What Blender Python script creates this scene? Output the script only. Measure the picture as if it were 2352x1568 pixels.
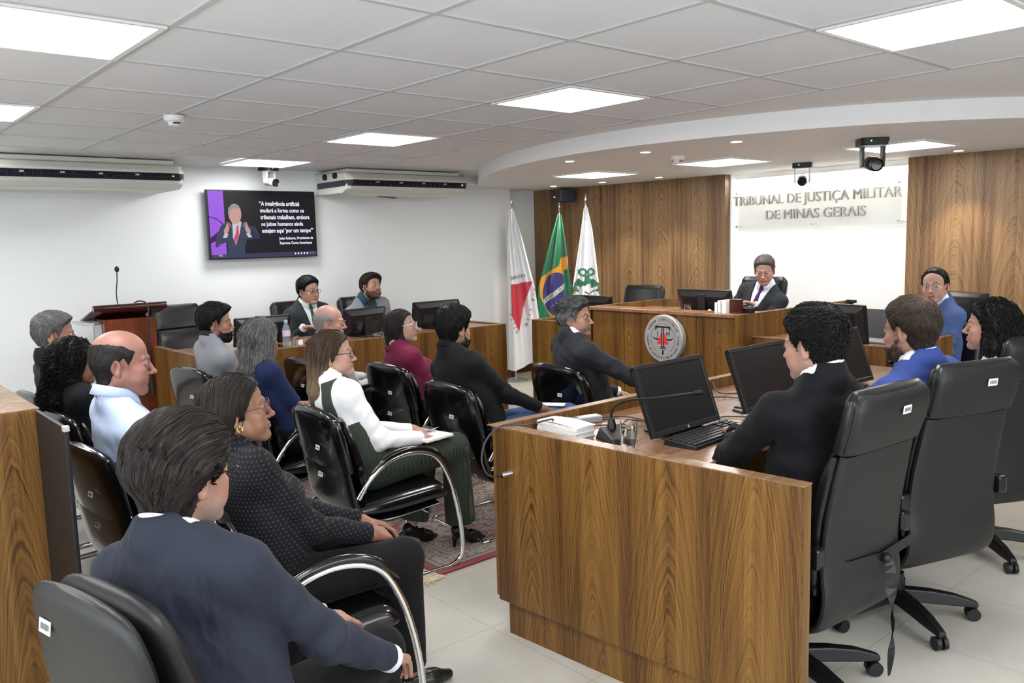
import bpy, bmesh, math, random
import numpy as np
from mathutils import Vector, Matrix
random.seed(7); np.random.seed(7)
for o in list(bpy.data.objects): bpy.data.objects.remove(o)
C = bpy.context.scene.collection
S = bpy.context.scene
PI = math.pi; R = math.radians

# ---------------------------------------------------------------- camera, world, exposure
cam_d = bpy.data.cameras.new('camera'); cam = bpy.data.objects.new('camera', cam_d); C.objects.link(cam)
_y, _p, _r = 0.857815532, -0.119783503, -0.0267587
_f = Vector((math.cos(_p)*math.cos(_y), math.cos(_p)*math.sin(_y), math.sin(_p)))
_rt = Vector((math.sin(_y), -math.cos(_y), 0)); _u = _rt.cross(_f)
_r2 = _rt*math.cos(_r)+_u*math.sin(_r); _u2 = -_rt*math.sin(_r)+_u*math.cos(_r)
cam.matrix_world = Matrix(((_r2.x,_u2.x,-_f.x,-1.66224),(_r2.y,_u2.y,-_f.y,-2.26399),(_r2.z,_u2.z,-_f.z,1.66237),(0,0,0,1)))
cam_d.sensor_width = 36; cam_d.lens = 1894.35/2352*36; cam_d.clip_start = .05
S.camera = cam
w = bpy.data.worlds.new('world'); S.world = w; w.use_nodes = True
w.node_tree.nodes['Background'].inputs[0].default_value = (.75,.85,1,1)
w.node_tree.nodes['Background'].inputs[1].default_value = .4
S.view_settings.view_transform = 'Standard'; S.view_settings.look = 'None'
S.view_settings.gamma = 1; S.view_settings.use_curve_mapping = False
S.view_settings.exposure = 1.85
PANEL_E = 6.5      # ceiling panel emission
DOWN_E = 14        # downlight spot power (W)

# soft, cool area lamps added unseen behind the viewer to brighten the ceiling
def add_fill(loc, tgt, sx, sy, e):
    ld = bpy.data.lights.new('added_fill_light', 'AREA'); ld.shape = 'RECTANGLE'; ld.size = sx; ld.size_y = sy; ld.energy = e; ld.color = (.86,.93,1)
    lo = bpy.data.objects.new('added_fill_light', ld); C.objects.link(lo); lo.location = loc
    lo.rotation_euler = (Vector(tgt)-Vector(loc)).to_track_quat('-Z','Y').to_euler()
add_fill((-4.1,.3,1.3), (2,.8,1.9), 5.0, 1.3, 31)
add_fill((.8,-4.1,1.3), (1.5,2,1.9), 5.0, 1.3, 33)
# ---------------------------------------------------------------- materials
def _new(name):
    m = bpy.data.materials.new(name); m.use_nodes = True
    nt = m.node_tree; return m, nt, nt.nodes['Principled BSDF']
def L(nt, a, b): nt.links.new(a, b)
def N(nt, t, **kw):
    n = nt.nodes.new(t)
    for k, v in kw.items(): setattr(n, k, v)
    return n
def math_n(nt, op, a=None, b=None, c=None):
    n = N(nt, 'ShaderNodeMath', operation=op)
    for i, v in enumerate((a, b, c)):
        if v is None: continue
        if isinstance(v, (int, float)): n.inputs[i].default_value = v
        else: L(nt, v, n.inputs[i])
    return n.outputs[0]
def ramp(nt, fac, stops, interp='LINEAR'):
    r = N(nt, 'ShaderNodeValToRGB'); r.color_ramp.interpolation = interp
    e = r.color_ramp.elements
    while len(e) < len(stops): e.new(.5)
    for i, (p, c) in enumerate(stops): e[i].position = p; e[i].color = (*c, 1)
    L(nt, fac, r.inputs[0]); return r.outputs[0]
def noise(nt, vec, scale, detail=3, rough=.5, dist=0):
    n = N(nt, 'ShaderNodeTexNoise'); n.inputs['Scale'].default_value = scale
    n.inputs['Detail'].default_value = detail; n.inputs['Roughness'].default_value = rough
    n.inputs['Distortion'].default_value = dist
    if vec is not None: L(nt, vec, n.inputs['Vector'])
    return n.outputs['Fac']
def mapping(nt, scale=(1,1,1), loc=(0,0,0), src='Object', rot=(0,0,0)):
    tc = N(nt, 'ShaderNodeTexCoord'); mp = N(nt, 'ShaderNodeMapping')
    mp.inputs['Scale'].default_value = scale; mp.inputs['Location'].default_value = loc; mp.inputs['Rotation'].default_value = rot
    L(nt, tc.outputs[src], mp.inputs[0]); return mp.outputs[0]
def bump(nt, b, h, strength, dist=.002):
    n = N(nt, 'ShaderNodeBump'); n.inputs['Strength'].default_value = strength; n.inputs['Distance'].default_value = dist
    L(nt, h, n.inputs['Height']); L(nt, n.outputs[0], b.inputs['Normal'])
def mat(name, col, rough=.5, metal=0, spec=.5, bmp=None, var=None, coat=0, sheen=0, trans=0, ior=1.45, alpha=1):
    m, nt, b = _new(name)
    b.inputs['Base Color'].default_value = (*col, 1); b.inputs['Roughness'].default_value = rough
    b.inputs['Metallic'].default_value = metal; b.inputs['Specular IOR Level'].default_value = spec
    b.inputs['Coat Weight'].default_value = coat; b.inputs['Sheen Weight'].default_value = sheen
    b.inputs['Transmission Weight'].default_value = trans; b.inputs['IOR'].default_value = ior
    b.inputs['Alpha'].default_value = alpha
    if bmp:
        sc, st, ds = bmp; bump(nt, b, noise(nt, mapping(nt), sc, 4, .6), st, ds)
    if var:
        sc, c2 = var; f = noise(nt, mapping(nt), sc, 3)
        L(nt, ramp(nt, f, [(.3, col), (.7, c2)]), b.inputs['Base Color'])
    return m
def emis(name, col, e):
    m, nt, b = _new(name); b.inputs['Base Color'].default_value = (*col, 1)
    b.inputs['Emission Color'].default_value = (*col, 1); b.inputs['Emission Strength'].default_value = e; b.inputs['Specular IOR Level'].default_value = .15
    return m
def wood(name, dark, mid, light, period=.31, rough=.38, vertical=True, off=0.0, gloss=.4):
    m, nt, b = _new(name)
    tc = N(nt, 'ShaderNodeTexCoord'); sep = N(nt, 'ShaderNodeSeparateXYZ'); L(nt, tc.outputs['Object'], sep.inputs[0])
    x, y, z = sep.outputs
    if vertical: h = math_n(nt, 'ADD', x, y); v = z
    else: h = y; v = x
    warp = noise(nt, mapping(nt, (1.3,1.3,.35) if vertical else (.35,1.3,1.3)), 1.6, 2)
    h2 = math_n(nt, 'ADD', math_n(nt, 'ADD', h, off), math_n(nt, 'MULTIPLY', warp, .09))
    cell = math_n(nt, 'FLOOR', math_n(nt, 'DIVIDE', h2, period))
    u = math_n(nt, 'SUBTRACT', math_n(nt, 'FRACT', math_n(nt, 'DIVIDE', h2, period)), .5)
    au = math_n(nt, 'ABSOLUTE', math_n(nt, 'MULTIPLY', u, 2))
    arch = math_n(nt, 'POWER', au, 1.55)
    vv = math_n(nt, 'ADD', v, math_n(nt, 'MULTIPLY', math_n(nt, 'SINE', math_n(nt, 'MULTIPLY', cell, 12.9)), 3.7))
    w2 = noise(nt, mapping(nt, (5,5,1.2) if vertical else (1.2,5,5)), 2.2, 3)
    lev = math_n(nt, 'ADD', math_n(nt, 'ADD', vv, math_n(nt, 'MULTIPLY', arch, .95)), math_n(nt, 'MULTIPLY', w2, .22))
    rings = math_n(nt, 'FRACT', math_n(nt, 'MULTIPLY', lev, 15))
    rings2 = noise(nt, None, 1)
    cmb = N(nt, 'ShaderNodeCombineXYZ'); L(nt, lev, cmb.inputs[0])
    rn = noise(nt, cmb.outputs[0], 26, 1.5)
    fine = noise(nt, mapping(nt, (150,150,2.5) if vertical else (2.5,150,150)), 1, 3)
    med = noise(nt, mapping(nt, (28,28,.7) if vertical else (.7,28,28)), 1, 3)
    side = ramp(nt, au, [(.45, (0,0,0)), (.95, (1,1,1))])
    t = math_n(nt, 'ADD', math_n(nt, 'MULTIPLY', rn, .62), math_n(nt, 'MULTIPLY', fine, .24))
    t = math_n(nt, 'ADD', t, math_n(nt, 'MULTIPLY', math_n(nt, 'SUBTRACT', med, .5), .42))
    t = math_n(nt, 'SUBTRACT', t, math_n(nt, 'MULTIPLY', rings, .07))
    t = math_n(nt, 'SUBTRACT', t, math_n(nt, 'MULTIPLY', side, .10))
    L(nt, ramp(nt, t, [(.22, dark), (.36, mid), (.58, light)]), b.inputs['Base Color'])
    b.inputs['Roughness'].default_value = rough; b.inputs['Specular IOR Level'].default_value = gloss
    bump(nt, b, fine, .05, .0008)
    return m
def vcol_mat(name, rough=.7, sheen=.3, trl=.0):
    m, nt, b = _new(name); a = N(nt, 'ShaderNodeVertexColor'); a.layer_name = 'Col'
    L(nt, a.outputs[0], b.inputs['Base Color']); b.inputs['Roughness'].default_value = rough; b.inputs['Sheen Weight'].default_value = sheen
    return m
M = {}
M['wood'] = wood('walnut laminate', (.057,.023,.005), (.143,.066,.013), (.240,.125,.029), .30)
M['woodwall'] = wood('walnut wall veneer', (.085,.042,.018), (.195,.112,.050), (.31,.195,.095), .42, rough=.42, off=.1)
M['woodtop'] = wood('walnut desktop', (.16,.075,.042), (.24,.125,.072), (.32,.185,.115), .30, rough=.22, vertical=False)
M['woodedge'] = wood('walnut edge band', (.16,.09,.045), (.24,.14,.075), (.33,.21,.125), .6, rough=.25, vertical=False)
M['lectern'] = wood('reddish varnished wood', (.09,.022,.008), (.15,.038,.014), (.22,.06,.022), .5, rough=.2)
M['mahogany'] = mat('dark mahogany moulding', (.045,.008,.007), .16, coat=.5)
M['wall'] = mat('white wall paint', (.74,.77,.78), .6, bmp=(60,.04,.001))
M['ceil'] = mat('white ceiling tile', (.72,.725,.74), .8, bmp=(180,.12,.001))
M['plaster'] = mat('smooth ceiling plaster', (.74,.735,.73), .7)
M['tbar'] = mat('ceiling grid bar', (.50,.50,.50), .6)
M['recess'] = mat('bright white recess', (.95,.96,.95), .55)
M['base'] = mat('brown skirting', (.12,.045,.02), .35)
M['panel_e'] = emis('led panel diffuser', (1,.985,.97), PANEL_E)
M['down_e'] = emis('downlight lens', (1,.93,.82), 18)
M['led'] = emis('led strip', (1,.93,.83), 14)
M['whitep'] = mat('white plastic', (.75,.75,.73), .35)
M['acwhite'] = mat('ivory plastic', (.62,.62,.57), .4)
M['dark'] = mat('black plastic', (.007,.007,.008), .38)
M['darkgloss'] = mat('glossy black plastic', (.006,.006,.008), .12)
M['navyvent'] = mat('dark vent', (.015,.02,.035), .35)
M['screen'] = mat('matte black screen', (.007,.006,.007), .34, spec=.35)
M['leather'] = mat('glossy black leather', (.003,.003,.0042), .17, bmp=(70,.22,.002), coat=.35)
M['vinyl'] = mat('charcoal vinyl', (.0055,.006,.0068), .47, bmp=(260,.12,.0008))
M['vinyl2'] = mat('black vinyl edge', (.006,.006,.007), .3, bmp=(60,.2,.001))
M['chrome'] = mat('chrome', (.78,.78,.80), .07, 1)
M['steel'] = mat('brushed steel', (.50,.51,.53), .28, 1)
M['silver'] = mat('silver plastic', (.45,.46,.48), .3, .3)
M['label'] = mat('pale asset sticker', (.62,.63,.58), .4)
M['print'] = mat('sticker print', (.12,.12,.12), .5)
M['paper'] = mat('white paper', (.86,.87,.88), .7)
M['cable'] = mat('dark grey cable', (.03,.03,.035), .45)
M['gold'] = mat('gold', (.85,.55,.2), .2, 1)
M['key'] = mat('keyboard key', (.02,.02,.023), .4)
M['blue'] = mat('blue plastic', (.02,.03,.3), .4)
M['glass'] = mat('clear glass', (.97,1,1), .02, trans=1, ior=1.45)
M['water'] = mat('water', (.97,1,1), .0, trans=1, ior=1.33)
M['acry'] = mat('acrylic plate', (.66,.70,.66), .04, alpha=.20)
M['letter'] = mat('brushed metal letter', (.36,.345,.33), .35, .75)
M['black'] = mat('flat black', (.004,.004,.005), .45)
M['red'] = mat('red enamel', (.75,.03,.03), .4)

# ---------------------------------------------------------------- mesh helpers
class MB:
    def __init__(s): s.v = []; s.f = []; s.m = []
    def add(s, vs, fs, mi=0):
        n = len(s.v); s.v += [tuple(v) for v in vs]; s.f += [tuple(i+n for i in f) for f in fs]; s.m += [mi]*len(fs); return s
    def box(s, a, b, mi=0, rot=0, about=None):
        (x0,y0,z0), (x1,y1,z1) = a, b
        vs = [(x0,y0,z0),(x1,y0,z0),(x1,y1,z0),(x0,y1,z0),(x0,y0,z1),(x1,y0,z1),(x1,y1,z1),(x0,y1,z1)]
        if rot:
            c, sn = math.cos(rot), math.sin(rot); ox, oy = about or ((x0+x1)/2, (y0+y1)/2)
            vs = [(ox+(x-ox)*c-(y-oy)*sn, oy+(x-ox)*sn+(y-oy)*c, z) for x, y, z in vs]
        return s.add(vs, [(0,3,2,1),(4,5,6,7),(0,1,5,4),(1,2,6,5),(2,3,7,6),(3,0,4,7)], mi)
    def prism(s, poly, z0, z1, mi=0):
        n = len(poly)
        if sum(poly[i][0]*poly[(i+1)%n][1]-poly[(i+1)%n][0]*poly[i][1] for i in range(n)) < 0: poly = poly[::-1]
        vs = [(x,y,z0) for x,y in poly]+[(x,y,z1) for x,y in poly]
        fs = [tuple(range(n-1,-1,-1)), tuple(range(n,2*n))]+[(i,(i+1)%n,(i+1)%n+n,i+n) for i in range(n)]
        return s.add(vs, fs, mi)
    def tube(s, pts, r, seg=8, mi=0, closed=False, flat=1.0):
        P = [Vector(p) for p in pts]; n = len(P); rr = r if hasattr(r, '__len__') else [r]*n
        vs = []; up = Vector((0,0,1)); prev = None
        for i, p in enumerate(P):
            a = P[(i-1) % n] if (closed or i) else p; b = P[(i+1) % n] if (closed or i < n-1) else p
            t = (b-a).normalized()
            if prev is None:
                prev = t.orthogonal() if abs(t.dot(up)) > .95 else (up-t*up.dot(t)).normalized()
            prev = (prev-t*prev.dot(t)).normalized(); q = t.cross(prev)
            for k in range(seg):
                an = 2*PI*k/seg; vs.append(p+(prev*math.cos(an)*flat+q*math.sin(an))*rr[i])
        fs = []
        for i in range(n if closed else n-1):
            for k in range(seg):
                j = (i+1) % n; k2 = (k+1) % seg
                fs.append((i*seg+k, i*seg+k2, j*seg+k2, j*seg+k))
        if not closed: fs += [tuple(range(seg-1,-1,-1)), tuple((n-1)*seg+k for k in range(seg))]
        return s.add(vs, fs, mi)
    def lathe(s, prof, c=(0,0,0), seg=24, mi=0, M4=None):
        vs = []; n = len(prof)
        for r, z in prof:
            for k in range(seg):
                a = 2*PI*k/seg; v = Vector((r*math.cos(a), r*math.sin(a), z))
                if M4 is not None: v = M4 @ v
                vs.append(v+Vector(c))
        fs = [(i*seg+k, i*seg+(k+1)%seg, (i+1)*seg+(k+1)%seg, (i+1)*seg+k) for i in range(n-1) for k in range(seg)]
        fs += [tuple(range(seg-1,-1,-1)), tuple((n-1)*seg+k for k in range(seg))]
        return s.add(vs, fs, mi)
    def ball(s, c, r, seg=16, mi=0):
        rx, ry, rz = r if hasattr(r, '__len__') else (r,r,r)
        vs = []; h = seg//2
        for i in range(h+1):
            th = PI*i/h
            for k in range(seg):
                a = 2*PI*k/seg; vs.append((c[0]+rx*math.sin(th)*math.cos(a), c[1]+ry*math.sin(th)*math.sin(a), c[2]-rz*math.cos(th)))
        fs = [(i*seg+k, i*seg+(k+1)%seg, (i+1)*seg+(k+1)%seg, (i+1)*seg+k) for i in range(h) for k in range(seg)]
        return s.add(vs, fs, mi)
    def xf(s, mtx):
        s.v = [tuple(mtx @ Vector(v)) for v in s.v]; return s
    def build(s, name, mats, parent=None, smooth=False, bevel=0, sub=0, label=None):
        me = bpy.data.meshes.new(name); me.from_pydata(s.v, [], s.f); me.update()
        mats = mats if isinstance(mats, (list, tuple)) else [mats]
        for m in mats: me.materials.append(m)
        if len(mats) > 1: me.polygons.foreach_set('material_index', s.m)
        bm = bmesh.new(); bm.from_mesh(me); bmesh.ops.remove_doubles(bm, verts=bm.verts, dist=1e-6)
        bmesh.ops.recalc_face_normals(bm, faces=bm.faces); bm.to_mesh(me); bm.free()
        o = bpy.data.objects.new(name, me); C.objects.link(o)
        if parent: o.parent = parent
        if label: o['label'] = label
        if smooth: me.shade_smooth(); me.set_sharp_from_angle(angle=R(38))
        if bevel:
            b = o.modifiers.new('bevel', 'BEVEL'); b.width = bevel; b.segments = 2; b.limit_method = 'ANGLE'
        if sub:
            b = o.modifiers.new('sub', 'SUBSURF'); b.levels = sub; b.render_levels = sub
            me.shade_smooth()
        return o
def tag(o, label, cat, group=None, kind=None):
    if label: o['label'] = label
    if cat: o['category'] = cat
    if group: o['group'] = group
    if kind: o['kind'] = kind
    return o
def thing(name, label, cat, loc=(0,0,0), rz=0, group=None):
    o = bpy.data.objects.new(name, None); C.objects.link(o); o.empty_display_size = .1
    o.location = loc; o.rotation_euler = (0,0,rz); return tag(o, label, cat, group)
def struct(o): o['kind'] = 'structure'; return o
def dup(root, loc, rz, label=None, group=None, cat=None):
    r = root.copy(); C.objects.link(r); r.location = loc; r.rotation_euler = (0,0,rz)
    if label: r['label'] = label
    if group: r['group'] = group
    for ch in list(root.children):
        c = ch.copy(); C.objects.link(c); c.parent = r
        for g in list(ch.children):
            d = g.copy(); C.objects.link(d); d.parent = c
    return r
def text(name, s, size, m, parent=None, extrude=.001, mtx=None, align='CENTER', bold=0, sx=1, spacing=1.0):
    cu = bpy.data.curves.new(name, 'FONT'); cu.body = s; cu.size = size; cu.extrude = extrude; cu.align_x = align
    cu.align_y = 'CENTER'; cu.offset = bold; cu.resolution_u = 3; cu.space_character = spacing
    o = bpy.data.objects.new(name, cu); C.objects.link(o)
    dg = bpy.context.evaluated_depsgraph_get(); me = bpy.data.meshes.new_from_object(o.evaluated_get(dg))
    bpy.data.objects.remove(o)
    T = (mtx or Matrix()) @ Matrix.Diagonal((sx,1,1,1)); me.transform(T)
    me.materials.clear(); me.materials.append(m)
    o = bpy.data.objects.new(name, me); C.objects.link(o); o.parent = parent
    return o
def plane_mtx(origin, xdir, ydir):
    x = Vector(xdir).normalized(); y = Vector(ydir).normalized(); z = x.cross(y)
    m = Matrix.Identity(4)
    for i, a in enumerate((x, y, z)):
        m[0][i], m[1][i], m[2][i] = a
    m.translation = Vector(origin); return m
def smooth_path(pts, n=6):
    P = [Vector(p) for p in pts]; out = []
    for i in range(len(P)-1):
        p0 = P[max(i-1,0)]; p1 = P[i]; p2 = P[i+1]; p3 = P[min(i+2,len(P)-1)]
        for k in range(n):
            t = k/n
            out.append(.5*((2*p1)+(p2-p0)*t+(2*p0-5*p1+4*p2-p3)*t*t+(-p0+3*p1-3*p2+p3)*t**3))
    out.append(P[-1]); return out

# ---------------------------------------------------------------- the room
CEIL = 2.42; SOF = 2.30
def floor_mat():
    m, nt, b = _new('porcelain floor tiles')
    mp = mapping(nt, loc=(.12,.2,0))
    br = N(nt, 'ShaderNodeTexBrick'); br.offset = 0; br.squash = 1
    for k, v in (('Scale',1),('Mortar Size',.0022),('Mortar Smooth',.1),('Brick Width',.6),('Row Height',.6),('Bias',0)): br.inputs[k].default_value = v
    L(nt, mp, br.inputs['Vector'])
    f = noise(nt, mapping(nt), 3.5, 6, .62); f2 = noise(nt, mapping(nt), 40, 4, .6)
    t = math_n(nt, 'ADD', math_n(nt, 'MULTIPLY', f, .8), math_n(nt, 'MULTIPLY', f2, .2))
    c = N(nt, 'ShaderNodeMix', data_type='RGBA'); L(nt, br.outputs['Fac'], c.inputs[0])
    L(nt, ramp(nt, t, [(.3, (.42,.40,.35)), (.7, (.52,.50,.45))]), c.inputs[6]); c.inputs[7].default_value = (.32,.30,.26,1)
    L(nt, c.outputs[2], b.inputs['Base Color']); b.inputs['Roughness'].default_value = .38
    return m
M['floor'] = floor_mat()
X0, X1, Y0, Y1 = -4.2, 6.3, -4.2, 5.4
struct(MB().box((X0,Y0,-.1), (X1,5.7,0)).build('floor', M['floor']))
struct(MB().box((X0,Y0,CEIL), (X1,5.7,CEIL+.1)).build('ceiling', M['plaster']))
struct(MB().box((X0-.1,Y1,0), (4.95,Y1+.1,CEIL)).build('wall_left', M['wall']))
struct(MB().box((4.95,5.58,0), (X1,5.68,CEIL)).box((4.95,Y1,0), (5.0,5.58,CEIL)).build('wall_left_alcove', M['wall']))
struct(MB().box((X0-.1,Y0,0), (X0,5.7,CEIL)).build('wall_back', M['wall']))
struct(MB().box((X0,Y0-.1,0), (X1,Y0,CEIL)).build('wall_right', M['wall']))
struct(MB().box((5.95,.97,0), (6.05,2.83,CEIL)).build('wall_front', M['recess']))
struct(MB().box((X0,Y1-.015,0), (4.95,Y1,.1)).box((4.935,Y1-.015,0), (5.0,5.4,.1)).box((4.95,5.565,0),(5.6,5.58,.1)).build('baseboard_left', M['base'], bevel=.003))
for i, (xa, ya, xb, yb) in enumerate([(5.55,5.58,5.60,4.49),(5.63,4.487,5.665,3.81),(5.665,3.807,5.72,2.83),(5.74,.97,5.82,.12),(5.79,.117,5.86,-1.0),(5.86,-1.003,5.93,-2.2),(5.93,-2.203,6.02,Y0)]):
    dx, dy = xb-xa, yb-ya; d = math.hypot(dx,dy); ox, oy = -dy/d*.12, dx/d*.12
    if ox < 0: ox, oy = -ox, -oy
    struct(MB().prism([(xa,ya),(xb,yb),(xb+ox,yb+oy),(xa+ox,ya+oy)], 0, CEIL).build('wall_front_panelling', M['woodwall'], bevel=.002))
struct(MB().box((5.82,2.82,0),(5.96,2.84,CEIL)).box((5.86,.96,0),(5.96,.98,CEIL)).build('trim_1', M['recess']))
# suspended tile field (the T bars stand proud of the tiles)
tf = MB()
T = .625
gi = list(range(-7, 5)); gj = list(range(-6, 8))
tiles = MB().box((gi[0]*T, gj[0]*T, CEIL-.006), (4*T, 7*T, CEIL))
struct(tiles.build('ceiling_tiles', M['ceil']))
bars = MB()
for i in gi: bars.box((i*T-.011, gj[0]*T, CEIL-.013), (i*T+.011, 7*T, CEIL-.005))
for j in gj: bars.box((gi[0]*T, j*T-.011, CEIL-.0128), (4*T, j*T+.011, CEIL-.0052))
struct(bars.build('ceiling_grid', M['tbar']))
# lowered curved soffit over the bench
sof = [(4.25,5.6),(4.22,5.1),(3.68,4.35),(3.28,3.65),(3.02,3.05),(2.86,2.45),(2.80,1.95),(2.82,1.45),(2.93,.9),(3.13,.35),(3.45,-.15),(3.85,-.55),(4.5,-1.0),(5.2,-1.35),(6.2,-1.6)]
sp = [(v.x, v.y) for v in smooth_path([(a,b,0) for a,b in sof], 6)]
so = MB().prism(sp+[(6.25,5.6)], SOF, CEIL+.02); 
o = struct(so.build('ceiling_soffit', M['plaster'], smooth=True))
o.data.set_sharp_from_angle(angle=R(60))
# slot for the hidden strip washing the recess
struct(MB().box((5.885,.99,SOF-.055),(5.93,2.81,SOF-.03)).build('trim_2', M['recess']))
led = tag(MB().box((5.895,1.0,SOF-.058),(5.92,2.8,SOF-.0555)).build('led_strip', M['led']), 'thin warm led strip washing the top of the white recess wall', 'light strip')

def light_panel(loc, group, label, first=[None]):
    if first[0] is None:
        t = thing('ceiling_light_panel', label, 'ceiling light', loc, 0, group)
        fr = MB()
        a, b = .3, .278
        for (x0,y0,x1,y1) in ((-a,-a,a,-b),(-a,b,a,a),(-a,-b,-b,b),(b,-b,a,b)): fr.box((x0,y0,-.016),(x1,y1,0))
        fr.build('frame', M['whitep'], t)
        MB().box((-b,-b,-.013),(b,b,-.003)).build('diffuser', M['panel_e'], t, label='glowing white diffuser')
        first[0] = t; return t
    return dup(first[0], loc, 0, label, group)
G1 = 'square led panels in the tiled ceiling'
for (i, j), lb in {(2,1):'square led panel in the tiled ceiling, middle of the row of three going away', (2,4):'square led panel in the tiled ceiling, second nearest the television wall',
    (2,7):'square led panel nearest the wall, above the ceiling camera over the screen', (2,-2):'large bright square led panel cut by the top right corner',
    (-2,1):'large bright square led panel cut by the left edge, nearest the viewer', (-2,4):'small slice of a led panel at the left edge below the big one'}.items():
    light_panel(((i+.5)*T, (j+.5)*T, CEIL-.004), G1, lb)
for (i, j) in ((-2,-2),(-2,-5),(2,-5),(-6,1),(-6,-2),(-6,4),(-2,7),(-6,-5)):
    light_panel(((i+.5)*T, (j+.5)*T, CEIL-.004), 'square led panels behind the viewer', 'square led panel in the ceiling out of the picture')
G2 = 'square led panels in the lowered ceiling'
light_panel((4.33,3.37,SOF), G2, 'square led panel in the lowered ceiling, leftmost, nearest the flags')
light_panel((4.42,1.96,SOF), G2, 'square led panel in the lowered ceiling in front of the white recess')
light_panel((4.65,.55,SOF), G2, 'square led panel in the lowered ceiling partly behind the large ceiling camera')
light_panel((4.9,-1.0,SOF), 'square led panels behind the viewer', 'square led panel in the ceiling out of the picture')
# downlights
dl0 = None
for k, (x, y, lb) in enumerate([(3.14,2.52,'left one of the front three'),(3.18,1.77,'middle one of the front three'),(3.24,1.03,'right one of the front three'),(5.22,4.09,'in front of the wood panelling behind the green flag'),
    (5.30,3.36,'above the wood panelling left of the recess'),(5.5,.47,'above the wood panelling right of the recess'),(5.12,4.77,'nearest the wall speaker')]):
    lb = 'small round recessed downlight, '+lb
    if dl0 is None:
        dl0 = thing('downlight', lb, 'downlight', (x,y,SOF), 0, 'round downlights in the lowered ceiling')
        MB().lathe([(.034,0),(.046,0),(.05,-.006),(.034,-.006)], seg=28).build('trim_ring', M['whitep'], dl0, smooth=True)
        MB().lathe([(.0,-.0075),(.036,-.0062),(.036,-.0025),(0,-.0025)], seg=28).build('lens', M['down_e'], dl0)
    else: dup(dl0, (x,y,SOF), 0, lb)
    ld = bpy.data.lights.new('downlight_lamp', 'SPOT'); ld.energy = DOWN_E; ld.color = (1,.88,.72); ld.spot_size = R(80); ld.spot_blend = .6; ld.shadow_soft_size = .03
    lo = bpy.data.objects.new('downlight_lamp', ld); C.objects.link(lo); lo.location = (x,y,SOF-.02)
# ---------------------------------------------------------------- desks
BV = .002
W_, WE, WT = M['wood'], M['woodedge'], M['woodtop']
dA = thing('court_desk', 'long walnut desk in the right foreground with three monitors on it', 'desk', (.5,.34,0))
def pt(o, mb, name, m, **kw):           # part given in world coordinates
    mb.xf(Matrix.Translation(-Vector(o.location)) if not o.rotation_euler.z else (Matrix.Translation(o.location) @ Matrix.Rotation(o.rotation_euler.z,4,'Z')).inverted())
    return mb.build(name, m, o, **kw)
pt(dA, MB().prism([(.48,.34),(.585,-1.0),(.64,-.995),(.54,.30)], .15, .9), 'end_panel', W_, bevel=BV)
pt(dA, MB().prism([(.508,.31),(.595,-.92),(.63,-.92),(.55,.28)], 0, .16), 'plinth', W_, bevel=BV)
pt(dA, MB().box((.505,.34,.15),(3.40,.385,.9)), 'side_panel', W_, bevel=BV)
pt(dA, MB().prism([(.479,.341),(.584,-1.002),(.641,-.997),(.545,.34)], .9, .904).box((.479,.34,.9),(3.41,.387,.904)), 'ledge_band', WE, bevel=.001)
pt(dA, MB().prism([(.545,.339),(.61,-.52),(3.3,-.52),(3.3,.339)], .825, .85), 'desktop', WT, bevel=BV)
for k, x in enumerate((1.50, 2.42, 3.25)): pt(dA, MB().box((x,-.5,0),(x+.03,.33,.825)), 'support_panel', W_, bevel=BV)
pt(dA, MB().box((.62,.25,.16),(3.3,.27,.825)), 'modesty_panel', W_)

bn = thing('judges_bench', 'tall walnut judges bench carrying the round steel seal', 'bench', (3.45,1.8,0))
for k in range(9):
    ya, yb = 1.16+k*.18, 1.16+(k+1)*.18-.004
    if yb > 2.6: yb = 2.6
    if ya < 2.6: pt(bn, MB().box((3.45+(k%2)*.004,ya,0),(3.49,yb,1.075)), 'front_board', W_, bevel=BV)
pt(bn, MB().box((3.42,1.12,0),(3.47,1.16,1.1)), 'corner_post', W_, bevel=BV)
pt(bn, MB().box((3.425,1.16,1.075),(3.62,2.6,1.1)), 'front_ledge', WT, bevel=BV)
pt(bn, MB().box((3.47,1.12,0),(5.1,1.16,1.1)), 'right_return', W_, bevel=BV)
pt(bn, MB().box((3.44,2.6,0),(4.65,2.64,1.1)), 'left_return', W_, bevel=BV)
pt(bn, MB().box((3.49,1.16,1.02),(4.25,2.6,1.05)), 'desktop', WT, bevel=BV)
pt(bn, MB().box((3.42,1.16,0),(3.46,2.6,.12)), 'plinth', W_, bevel=BV)
wl = thing('side_desk', 'lower walnut wing at the left end of the judges bench, in front of the flags', 'desk', (3.45,3.0,0))
pt(wl, MB().box((3.42,2.65,0),(3.46,3.33,.95)), 'front_panel', W_, bevel=BV)
pt(wl, MB().box((3.46,3.29,0),(4.6,3.33,.95)), 'end_panel', W_, bevel=BV)
pt(wl, MB().box((3.42,2.65,.95),(3.46,3.33,.954)).box((3.46,3.29,.95),(4.6,3.33,.954)), 'ledge_band', WE)
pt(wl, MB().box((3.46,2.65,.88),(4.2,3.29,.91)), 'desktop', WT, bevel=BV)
wr = thing('side_desk', 'lower walnut wing right of the judges bench, where the smiling man sits', 'desk', (3.6,.5,0))
pt(wr, MB().box((3.56,.12,0),(3.60,1.10,.93)), 'front_panel', W_, bevel=BV)
pt(wr, MB().box((3.50,.12,0),(3.56,1.10,.78)), 'shelf_panel', W_, bevel=BV)
pt(wr, MB().box((3.49,.12,.78),(3.56,1.10,.79)).box((3.555,.12,.93),(3.605,1.10,.936)), 'ledge_band', WE)
pt(wr, MB().box((3.56,-.03,0),(4.22,.01,.96)), 'end_panel', W_, bevel=BV)
pt(wr, MB().box((3.60,.01,.88),(4.25,1.11,.91)), 'desktop', WT, bevel=BV)

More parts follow.
